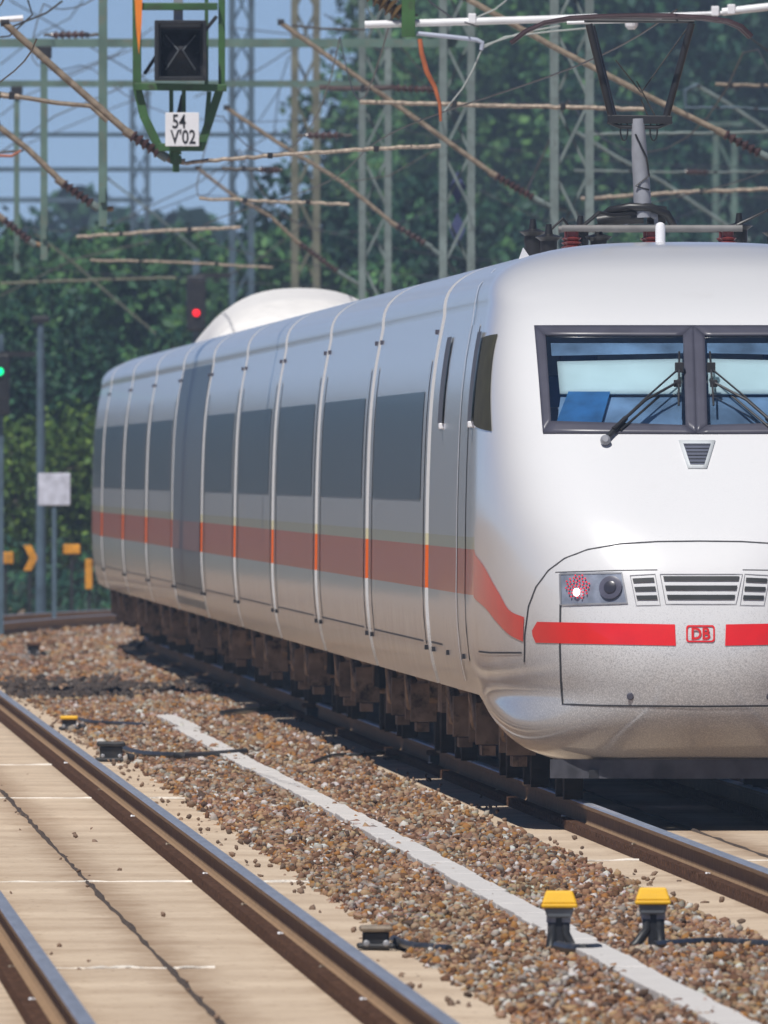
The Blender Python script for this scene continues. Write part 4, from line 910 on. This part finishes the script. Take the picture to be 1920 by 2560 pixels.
# horizontal tie tubes with clamps
def tie(D, pts, lab, r=.02, m=None, ins=None, name='tie_tube'):
    q = dq(D); o = q(*pts[0]); T = thing(name, o, lab, 'tie tube', 'horizontal tie tubes of the overhead line')
    # slightly uneven, as built from lengths of old tube
    ps = []
    for i in range(len(pts) - 1):
        a, b = q(*pts[i]), q(*pts[i + 1]); k_ = 12
        ps += [a.lerp(b, k / k_) + Vector((0, 0, random.uniform(-.007, .007))) for k in range(k_)]
    ps.append(q(*pts[-1])); MB(o).tube(ps, r, 8).build('tube', m or M_tan2, T, smooth=True)
    for k in (.3, .7): c_ = ps[int(len(ps) * k)]; MB(o).box(c_, (.05, .06, r * 3)).build('clamp', M_dark, T, bevel=.004)
    if ins: mb = MB(o); insul(mb, q(*ins[0]), q(*ins[1]), .05); mb.build('insulator', M_ins, T)
tie(53.5, ((778, 221), (1000, 226), (1200, 231), (1392, 236)), 'long tan tie tube level with the pantograph joint', .022)
tie(50.5, ((400, 352), (600, 335), (800, 322), (952, 315)), 'tan tie tube running right from the foot of the signal frame', .019)
tie(69, ((165, 512), (330, 500), (520, 491)), 'rusty tie tube low left across the far trees', .022)
tie(79, ((195, 562), (380, 566), (590, 578)), 'thin tie tube just under the rusty one', .018)
tie(58.5, ((430, 429), (600, 435), (755, 441)), 'tie tube just right of the signal frame foot level', .018)
tie(69, ((1265, 290), (1450, 288), (1680, 285)), 'pale tie tube crossing under the pantograph head yoke', .02, M_galv)
tie(79, ((1240, 368), (1450, 372), (1680, 371)), 'thin grey tie tube with an orange fitting behind the pantograph', .016, M_galv, ((1480, 371), (1530, 372)))
tie(69, ((1255, 430), (1400, 420), (1500, 414), (1680, 408)), 'tan tie tube just above the pantograph base', .024)
tie(69, ((1545, 182), (1680, 186)), 'short pale tube at the upper right edge', .022, M_tan)
tie(50, ((-20, 205), (40, 208)), 'stub of tan tube at the left edge', .024)
tie(88, ((0, 612), (150, 606), (380, 600)), 'far dark tie tube over the left bushes', .02, M_brownst)
tie(64, ((690, 190), (850, 190), (945, 194)), 'dark insulated tube beside the top of slim mast', .03, M_ins, ((850, 190), (940, 194)))
tie(64, ((640, 293), (760, 292)), 'dark short insulator tube crossing the brownish mast', .02, M_wire, ((660, 293), (740, 292)))
tie(64, ((480, 365), (560, 366), (610, 367)), 'dark insulator tube right of the signal frame foot', .025, M_wire, ((560, 366), (605, 367)))
tie(64, ((95, 75), (160, 76), (228, 74)), 'dark violet insulator lying on the top green beam', .02, M_wire, ((110, 76), (190, 74)))
tie(69, ((1480, 232), (1600, 232), (1680, 238)), 'faint violet tube right of the pantograph legs', .014, M_galvb)
# white steady tube, its green clamp, grey rod and orange cable
q = dq(47.5); o = q(880, 60); T = thing('registration_tube', o, 'white tube crossing the top behind the pantograph head', 'tube')
MB(o).tube([q(788, 53), q(1000, 47), (q(1290, 38))], .034, 12).build('tube', M_white, T, smooth=True); MB(o).tube([q(1560, 26), q(1700, 10)], .036, 12).build('tube', M_white, T, smooth=True); MB(o).tube([q(1290, 38), q(1560, 28)], .018, 12).build('tube', M_white, T, smooth=True)
for x, y in ((1020, 40), (1545, 24), (1580, 20)): MB(o).box(q(x, y), (.07, .09, .09)).build('tube_clamp', M_plate, T, bevel=.01)
p = q(1364, 48); MB(o).lathe(p - Vector((0, 0, .035)), (0, 0, 1), [(-.03, .03), (0, .055), (.03, .06)], 14).build('white_insulator_cap', M_plate, T)
MB(o).tube([q(900, 72), q(960, 78), q(1030, 86), q(1042, 92), q(1040, 108)], .02, 10).build('steady_rod', mat('blue_grey_rod', (.42, .46, .56), .4, var=.1), T, smooth=True)
for pts in (((1040, 108), (1022, 150), (1000, 190), (960, 240)), ((1042, 104), (1090, 80), (1190, 68), (1280, 60)), ((1046, 98), (1130, 70), (1210, 56)), ((1095, 0), (1070, 20), (1020, 42))): MB(o).tube([q(*a) for a in pts], .008, 6).build('stay_wire', mat('pale_wire', (.35, .38, .36), .6), T)
b = q(880, 20); T = thing('hanging_post', b, 'green box post hanging from the top edge onto the white tube', 'post')
mb = MB(b); mb.bar(q(882, -160), q(882, 80), .16, .12); mb.build('post', M_green, T, bevel=.006)
MB(b).box(q(881, 33), (.175, .14, .02)).build('clamp_plate', M_dark, T)
mb = MB(b); insul(mb, q(795, -22), q(868, 34), .09); mb.build('insulator', mat('bronze_insulator', (.11, .07, .03), .35, var=.4), T)
q = dq(47.8); o = MB(q(908, 84)).tube([q(907, 84), q(911, 115), q(922, 155), q(940, 190), q(950, 225), q(952, 262)], [.02, .022, .024, .02, .016, .012], 8).build('earthing_cable', M_copper, smooth=True); tag(o, 'rust orange cable hanging below the green box post', 'cable')
# wires along the tracks
def wire(X, z0, z1, r, lab, sag=True, cat_='wire', Y0=300, Y1=1100, name='contact_wire'):
    pts = []; sup = [300, 379, 440, 517, 592, 680, 780, 885, 1000, 1125]
    for Y in np.arange(Y0, Y1, 8):
        k = 0
        for i in range(len(sup) - 1):
            if sup[i] <= Y <= sup[i + 1]: k = 4 * ((Y - sup[i]) / (sup[i + 1] - sup[i])) * (1 - (Y - sup[i]) / (sup[i + 1] - sup[i]))
        pts.append((X + cx(Y) + .2 * math.sin(Y * .045), Y, z1 - k * (z1 - z0) if sag else z0))
    o = MB(pts[0]).tube(pts, r, 6).build(name, M_wire, smooth=True); return tag(o, lab, cat_)
hz = pp(1380, 30).z + .02
wire(XT, hz, hz, .007, 'contact wire running along the train track over the pantograph', False, Y0=YN + TP - 1)
wire(XT, hz + .55, hz + 1.5, .008, 'sagging carrier wire above the train track', name='carrier_wire', Y0=352)
wire(XL, 5.5, 5.5, .007, 'contact wire above the left track', False)
wire(XL, 6.1, 7.1, .008, 'sagging carrier wire above the left track', name='carrier_wire')
wire(XT + 4.5, 5.5, 5.5, .007, 'contact wire above the track behind the train', False)
wire(XT + 4.5, 6.1, 7.1, .008, 'sagging carrier wire above the track behind the train', name='carrier_wire')
wire(4.6, 7.9, 8.3, .008, 'high feeder wire between the two tracks', name='feeder_wire')
wire(9.2, 8.2, 8.6, .008, 'high feeder wire right of the train', name='feeder_wire')
for i, (D, pts, lab) in enumerate(((100, ((0, 250), (60, 205), (240, 125), (330, 90)), 'thin span wire rising behind the tan arm, upper left'), (100, ((130, 165), (250, 118), (330, 60)), 'thin span wire crossing the top left sky'), (90, ((20, 0), (110, 50), (210, 110), (330, 180)), 'thin span wire falling through the top left sky'),
      (110, ((60, 310), (240, 235), (330, 200)), 'faint span wire left of the green frame'), (85, ((0, 330), (120, 250), (260, 190), (420, 100)), 'span wire rising past the nearest drop post'), (95, ((180, 0), (150, 40), (90, 70), (0, 140)), 'looping slack wire at the very top left'),
      (105, ((500, 60), (640, 75), (760, 130)), 'dark wire dipping between the blue and brown masts'), (100, ((420, 210), (560, 150), (700, 60)), 'wire rising right of the signal frame'), (92, ((700, 30), (850, 130), (1000, 250)), 'dark wire falling past the slim grey mast'),
      (98, ((250, 480), (420, 400), (600, 280)), 'wire rising over the low trees to the dark blue mast'), (90, ((0, 640), (160, 560), (330, 520)), 'dark wire low over the left trees'), (96, ((480, 600), (560, 560), (660, 480)), 'dark wire over the far coaches'), (110, ((590, 300), (605, 180), (625, 120)), 'faint dropper wire between the blue and brown masts'), (110, ((560, 260), (600, 200), (612, 180)), 'short faint dropper with a ring near the blue mast'),
      (110, ((620, 310), (640, 230)), 'lower faint dropper left of the brownish mast'), (56, ((1590, 60), (1659, 110), (1720, 160)), 'wire dropping from the white tube at the right edge'), (60, ((700, 800), (300, 1100)), ''))):
    if not lab: continue
    q = dq(D); o = MB(q(*pts[0])).tube([q(*a) for a in pts], .012 if D > 80 else .009, 6).build('span_wire', M_wire); tag(o, lab, 'wire')
# small lattice mast at right edge, far
q = dq(120); b = q(1566, 1000); b.z = GZ; T = thing('lattice_mast', b, 'small pale green lattice mast at the right edge behind the train', 'mast'); mb = MB(b); lattice(mb, b, .42, q(0, 292).z + .2, leg=.07); mb.build('mast', M_gpale, T)
MB(b).box(b + Vector((0, 0, q(0, 292).z + .45)), (.8, .5, .1)).build('mast_cap', M_gpale, T)
# ------------------------------------------------------------------ far signals and signs
def sig(D, x, y, w_, h_, col, lab, lampy, poly=None, px=None):
    q = dq(D); c = q(x, y); b = Vector((c.x + (px or 0), c.y + .2, GZ)); T = thing('light_signal', b, lab, 'signal')
    MB(b).bar(b, (b.x, b.y, c.z + h_ / 2 + .3), .12).build('post', M_galvb, T)
    MB(b).box((c.x, c.y, c.z), (w_, .12, h_)).build('signal_head', M_black, T, bevel=.03)
    MB(b).box((c.x + w_ * .9, c.y, c.z + h_ / 2), (w_ * 1.8, .1, .08)).build('bracket', M_dark, T)
    l = q(x + 0, lampy); l = Vector((c.x, c.y - .07, l.z)); MB(b).lathe(l, (0, -1, 0), [(0, .06), (.03, .06), (.05, .04)], 14).build('lamp', mat('signal_lamp', col, .4, emis=(*col, 1.6)), T)
    return T
sig(92, 424, 655, .33, .95, (1, .01, .02), 'black light signal showing red above the far train roof', 676)
sig(80, -1, 830, .3, .9, (.0, .9, .3), 'black light signal showing green at the left edge', 803)
q = dq(86); p = q(117, 1057); T = thing('blank_board', Vector((p.x, p.y, GZ)), 'pale blurred board on a pole left of the far coach', 'sign')
MB((p.x, p.y, GZ)).box(p, (.52, .03, .52)).build('board', mat('pale_violet_board', (.55, .57, .66), .6, var=.3, scale=5), T, bevel=.12); MB((p.x, p.y, GZ)).bar((p.x, p.y + .05, GZ), (p.x, p.y + .05, p.z + .1), .07).build('pole', M_galvb, T)
q = dq(90); p = q(88, 690); T = thing('lamp_pole', Vector((p.x, p.y, GZ)), 'dark slim pole left of the far coach', 'pole'); MB((p.x, p.y, GZ)).tube([(p.x, p.y, GZ), p], [.09, .06], 10).build('shaft', M_galvb, T); MB((p.x, p.y, GZ)).box(p, (.3, .2, .12)).build('head', M_dark, T, bevel=.03)
M_amber = mat('amber_board', (.62, .27, .015), .6, var=.3, scale=7)
for i, (x, y, w_, h_, lab) in enumerate(((64, 1205, .26, .42, 'amber arrow board near the ground at far left'), (155, 1186, .28, .16, 'low wide amber board beside the far coach'), (192, 1240, .12, .5, 'upright amber marker touching the far coach end'), (12, 1205, .26, .2, 'amber board at the very left edge'))):
    p = dq(88 + i * .3)(x, y); b = Vector((p.x, p.y, GZ)); T = thing('marker_board', b, lab, 'marker board')
    if i == 0:
        m_ = MB(b); m_.add([p + Vector((a * w_, k, c * h_)) for k in (0, .04) for a, c in ((-.4, .5), (.1, .5), (.5, 0), (.1, -.5), (-.4, -.5), (0, 0))], [(0, 1, 2, 5), (5, 2, 3, 4), (6, 11, 8, 7), (11, 10, 9, 8)] + [(j, (j + 1) % 6, 6 + (j + 1) % 6, 6 + j) for j in range(6)])
        m_.build('board', M_amber, T)
    else: MB(b).box(p, (w_, .04, h_)).build('board', M_amber, T, bevel=.015)
    MB(b).bar((p.x, p.y + .06, GZ), (p.x, p.y + .06, p.z), .05).build('post', M_dark, T)

# ------------------------------------------------------------------ vegetation
def leaf_mat(name, c1, c2, c3):
    m, t, b = nodes(name); N = t.nodes.new; L = t.links.new
    ge = N('ShaderNodeNewGeometry'); cr = N('ShaderNodeValToRGB'); e = cr.color_ramp.elements; e[0].color = (*c1, 1); e[1].color = (*c3, 1); x = e.new(.55); x.color = (*c2, 1)
    L(ge.outputs['Random Per Island'], cr.inputs[0])
    oi = N('ShaderNodeTexCoord'); n = N('ShaderNodeTexNoise'); n.inputs['Scale'].default_value = .45; n.inputs['Detail'].default_value = 2; L(oi.outputs['Object'], n.inputs[0])
    hs = N('ShaderNodeHueSaturation'); L(cr.outputs[0], hs.inputs['Color']); mr = N('ShaderNodeMapRange'); mr.inputs[1].default_value = .35; mr.inputs[2].default_value = .65; mr.inputs[3].default_value = .55; mr.inputs[4].default_value = 1.45; L(n.outputs[0], mr.inputs[0]); L(mr.outputs[0], hs.inputs['Value'])
    L(hs.outputs[0], b.inputs['Base Color']); b.inputs['Roughness'].default_value = .6; b.inputs['Specular IOR Level'].default_value = .25
    return m
M_leafA = leaf_mat('dark_green_leaves', (.008, .034, .024), (.016, .062, .036), (.035, .10, .035))
M_leafB = leaf_mat('mid_green_leaves', (.022, .07, .032), (.045, .125, .045), (.09, .19, .05))
M_leafC = leaf_mat('bright_green_leaves', (.03, .07, .015), (.07, .14, .02), (.13, .21, .03))
M_bark = mat('bark', (.07, .055, .045), .9, var=.4, bump=.02, bscale=12)
def crown_mesh(name, rx, rz, zc, n, ls, clumps, mtl, seed):
    rs = np.random.RandomState(seed)
    cs = rs.normal(size=(clumps, 3)); cs /= np.linalg.norm(cs, axis=1)[:, None]; cs *= rs.uniform(.35, .95, (clumps, 1)); cs = cs * np.array([rx, rx, rz]) ; cr_ = rs.uniform(.22, .42, clumps) * min(rx, rz)
    k = rs.randint(0, clumps, n); d = rs.normal(size=(n, 3)); d /= np.linalg.norm(d, axis=1)[:, None]; d *= (rs.uniform(.35, 1.0, (n, 1))) ** .5
    p = cs[k] + d * cr_[k][:, None]; p[:, 2] += zc
    a = rs.normal(size=(n, 3)); a /= np.linalg.norm(a, axis=1)[:, None]; b = np.cross(a, rs.normal(size=(n, 3))); b /= np.linalg.norm(b, axis=1)[:, None]
    s = ls * rs.uniform(.6, 1.4, (n, 1))
    V = np.stack([p - a * s, p - b * s * .55, p + a * s, p + b * s * .55], 1).reshape(-1, 3).astype(np.float32)
    me = bpy.data.meshes.new(name); me.vertices.add(4 * n); me.vertices.foreach_set('co', V.ravel()); me.loops.add(4 * n); me.loops.foreach_set('vertex_index', np.arange(4 * n, dtype=np.int32)); me.polygons.add(n); me.polygons.foreach_set('loop_start', np.arange(0, 4 * n, 4, dtype=np.int32)); me.update(calc_edges=True); me.materials.append(mtl)
    return me, cs + np.array([0, 0, zc])
def tree_proto(kind, h, rx, rz, n, ls, clumps, mtl, seed):
    zc = h - rz; me, cs = crown_mesh('crown_' + kind, rx, rz, zc, n, ls, clumps, mtl, seed); t = MB(); rs = random.Random(seed)
    t.tube([(0, 0, -.3), (.1, 0, h * .25), (-.1, .1, h * .5), (0, 0, h * .8)], [h * .028, h * .02, h * .014, .04], 9)
    for c_ in cs[:10]: z0 = rs.uniform(.3, .65) * h; t.tube([(0, 0, z0), Vector((c_[0] * .5, c_[1] * .5, (z0 + c_[2]) / 2 + .2)), Vector(c_)], [h * .009, h * .006, .02], 6)
    tm = bpy.data.meshes.new('trunk_' + kind); tm.from_pydata(t.v, [], t.f); tm.materials.append(M_bark); return me, tm
def put_tree(proto, loc, s, rz, lab, name, group):
    T = thing(name, loc, lab, 'bush' if 'bush' in name else 'tree', group); T.rotation_euler = (0, 0, rz); T.scale = (s[0], s[0], s[1]) if isinstance(s, tuple) else (s, s, s)
    for nm, me in (('crown', proto[0]), ('trunk', proto[1])):
        o = bpy.data.objects.new(nm, me); S.collection.objects.link(o); o.parent = T
    return T
TP_ = [tree_proto('tall_dark', 22, 5.5, 9.5, 36000, .17, 60, M_leafA, 1), tree_proto('tall_mid', 21, 6, 9.2, 36000, .18, 55, M_leafB, 2), tree_proto('slim', 20, 3.6, 8.8, 18000, .21, 46, M_leafB, 3)]
BP_ = [tree_proto('bush_dark', 7.5, 3.2, 3.5, 18000, .12, 38, M_leafA, 4), tree_proto('bush_mid', 7, 3.0, 3.3, 18000, .12, 36, M_leafB, 5), tree_proto('bush_bright', 4.6, 2.4, 2.2, 12000, .09, 30, M_leafC, 6)]
def at(x, D): p = P(x, 1000, D * KD); return Vector((p.x, p.y, GZ))
TG = 'tall trees behind the overhead line'
for i, (x, D, k, s, lab) in enumerate(((1075, 160, 1, .95, 'leftmost tall tree whose edge meets the sky right of the brownish mast'), (1100, 175, 0, 1.0, 'dark tall tree behind the diamond board mast'), (1200, 165, 1, 1.05, 'mid green tall tree behind the mast left of the pantograph'),
        (1400, 172, 1, 1.1, 'bright tall tree straight behind the pantograph'), (1600, 160, 0, 1.12, 'darkest tall tree at the right edge'), (1800, 175, 0, 1.1, 'dark tall tree partly cut by the right edge'), (1120, 195, 0, 1.15, 'dark tree in second row between two mid green ones'), (1320, 195, 0, 1.2, 'dark tree in second row behind the pantograph'), (1500, 195, 1, 1.15, 'second row tree between the pantograph and the right edge'), (1190, 190, 0, 1.0, 'second row dark tree behind the slim lattice mast'))):
    put_tree(TP_[k], at(x, D), s, i * 1.3, lab, 'tall_tree', TG)
BG = 'bushes and low trees closing the view at left'
for i, (x, D, k, s, lab) in enumerate(((-60, 120, 1, 1.12, 'low tree with mid green leaves at the left edge'), (90, 126, 0, 1.12, 'low dark tree behind the far pole'), (250, 118, 1, 1.1, 'mid green low tree under the left portal posts'), (400, 128, 0, 1.12, 'dark low tree behind the red signal'), (560, 122, 1, 1.1, 'low tree behind the white roof hump'), (720, 125, 0, 1.25, 'low dark tree where the tall trees begin'), (880, 130, 0, 1.2, 'low dark tree in front of the leftmost tall tree'),
        (1050, 128, 1, 1.1, 'low tree behind the diamond board mast foot'), (1250, 130, 0, 1.1, 'low dark tree behind the power car roof'), (1450, 128, 1, 1.15, 'low tree behind the pantograph base'), (1620, 126, 0, 1.1, 'low dark tree behind the train at the right edge'),
        (20, 99, 2, .85, 'bright green bush at left edge of the ballast'), (150, 101, 2, .92, 'bright green bush just left of the far coach'), (70, 106, 1, .75, 'mid green bush between two bright ones'), (230, 104, 0, .7, 'dark bush hidden partly by the far coach'), (-60, 103, 0, .8, 'dark bush just beyond the left edge'))):
    put_tree(BP_[k], at(x, D), s, i * 2.1 + .4, lab, 'low_tree' if k < 2 else 'bright_bush', BG)
def gcover():
    rs = np.random.RandomState(5); n = 60000; x = rs.uniform(-30, 34, n); y = rs.uniform(690, 860, n); z = GZ + rs.uniform(0, 1, n) ** 2 * np.clip((y - 685) * .03, .1, 1.3)
    p = np.stack([x, y, z], 1); a = rs.normal(size=(n, 3)); a[:, 2] += .6; a /= np.linalg.norm(a, axis=1)[:, None]; b = np.cross(a, rs.normal(size=(n, 3))); b /= np.linalg.norm(b, axis=1)[:, None]; s = .13 * rs.uniform(.6, 1.4, (n, 1))
    keep = ~((x - cx_v(y) > XT - 2.2) & (x - cx_v(y) < XT + 6.5)); p, a, b, s = p[keep], a[keep], b[keep], s[keep]; n = len(p)
    V = np.stack([p - a * s, p - b * s * .4, p + a * s, p + b * s * .4], 1).reshape(-1, 3).astype(np.float32)
    me = bpy.data.meshes.new('undergrowth'); me.vertices.add(4 * n); me.vertices.foreach_set('co', V.ravel()); me.loops.add(4 * n); me.loops.foreach_set('vertex_index', np.arange(4 * n, dtype=np.int32)); me.polygons.add(n); me.polygons.foreach_set('loop_start', np.arange(0, 4 * n, 4, dtype=np.int32)); me.update(calc_edges=True); me.materials.append(M_leafA)
    o = bpy.data.objects.new('undergrowth', me); S.collection.objects.link(o); tag(o, 'dark weeds and low growth where the ballast ends', 'undergrowth', kind='stuff')
def cx_v(y): return np.where(y > Y0C, (y - Y0C) ** 2 / (2 * RC), 0)
gcover()
# distant wood behind everything
def wood(x0, x1, yc, n, hh, ls, name, lab):
    rs = np.random.RandomState(9); x = rs.uniform(x0, x1, n); k = np.sin(x * .11) * 2 + np.sin(x * .37 + 1) * 1.3 + np.sin(x * .9) * .7
    top = np.where(x > 42, hh * 2.1, hh) + k; z = GZ + rs.uniform(0, 1, n) ** .7 * top; y = yc + rs.uniform(-6, 6, n) - (z / top) * 3 + 4 * np.sin(x * .5) * np.cos(z * .5)
    p = np.stack([x, y, z], 1); a = rs.normal(size=(n, 3)); a /= np.linalg.norm(a, axis=1)[:, None]; b = np.cross(a, rs.normal(size=(n, 3))); b /= np.linalg.norm(b, axis=1)[:, None]; s = ls * rs.uniform(.6, 1.4, (n, 1))
    V = np.stack([p - a * s, p - b * s * .6, p + a * s, p + b * s * .6], 1).reshape(-1, 3).astype(np.float32)
    me = bpy.data.meshes.new(name); me.vertices.add(4 * n); me.vertices.foreach_set('co', V.ravel()); me.loops.add(4 * n); me.loops.foreach_set('vertex_index', np.arange(4 * n, dtype=np.int32)); me.polygons.add(n); me.polygons.foreach_set('loop_start', np.arange(0, 4 * n, 4, dtype=np.int32)); me.update(calc_edges=True); me.materials.append(M_leafA)
    o = bpy.data.objects.new(name, me); S.collection.objects.link(o); tag(o, lab, 'wood', kind='stuff')
wood(-150, 190, 1760, 90000, 11.4, .5, 'wood', 'far wood closing the view behind the tall trees')
wood(-60, -1, 930, 40000, 8.5, .3, 'wood_edge', 'dense edge of dark bushes left of the railway')

# ------------------------------------------------------------------ air
hb = MB((0, 0, 0)); hb.box((25, 950, 14), (420, 1960, 34)); hz_o = hb.build('haze', [])
m = bpy.data.materials.new('haze_air'); m.use_nodes = True; t = m.node_tree; t.nodes.remove(t.nodes['Principled BSDF']); v = t.nodes.new('ShaderNodeVolumePrincipled'); v.inputs['Color'].default_value = (.6, .78, 1, 1); v.inputs['Density'].default_value = .00021; v.inputs['Anisotropy'].default_value = .2
t.links.new(v.outputs[0], t.nodes['Material Output'].inputs['Volume']); hz_o.data.materials.append(m); hz_o['kind'] = 'stuff'; hz_o['label'] = 'thin bluish summer haze over the railway'; hz_o['category'] = 'haze'
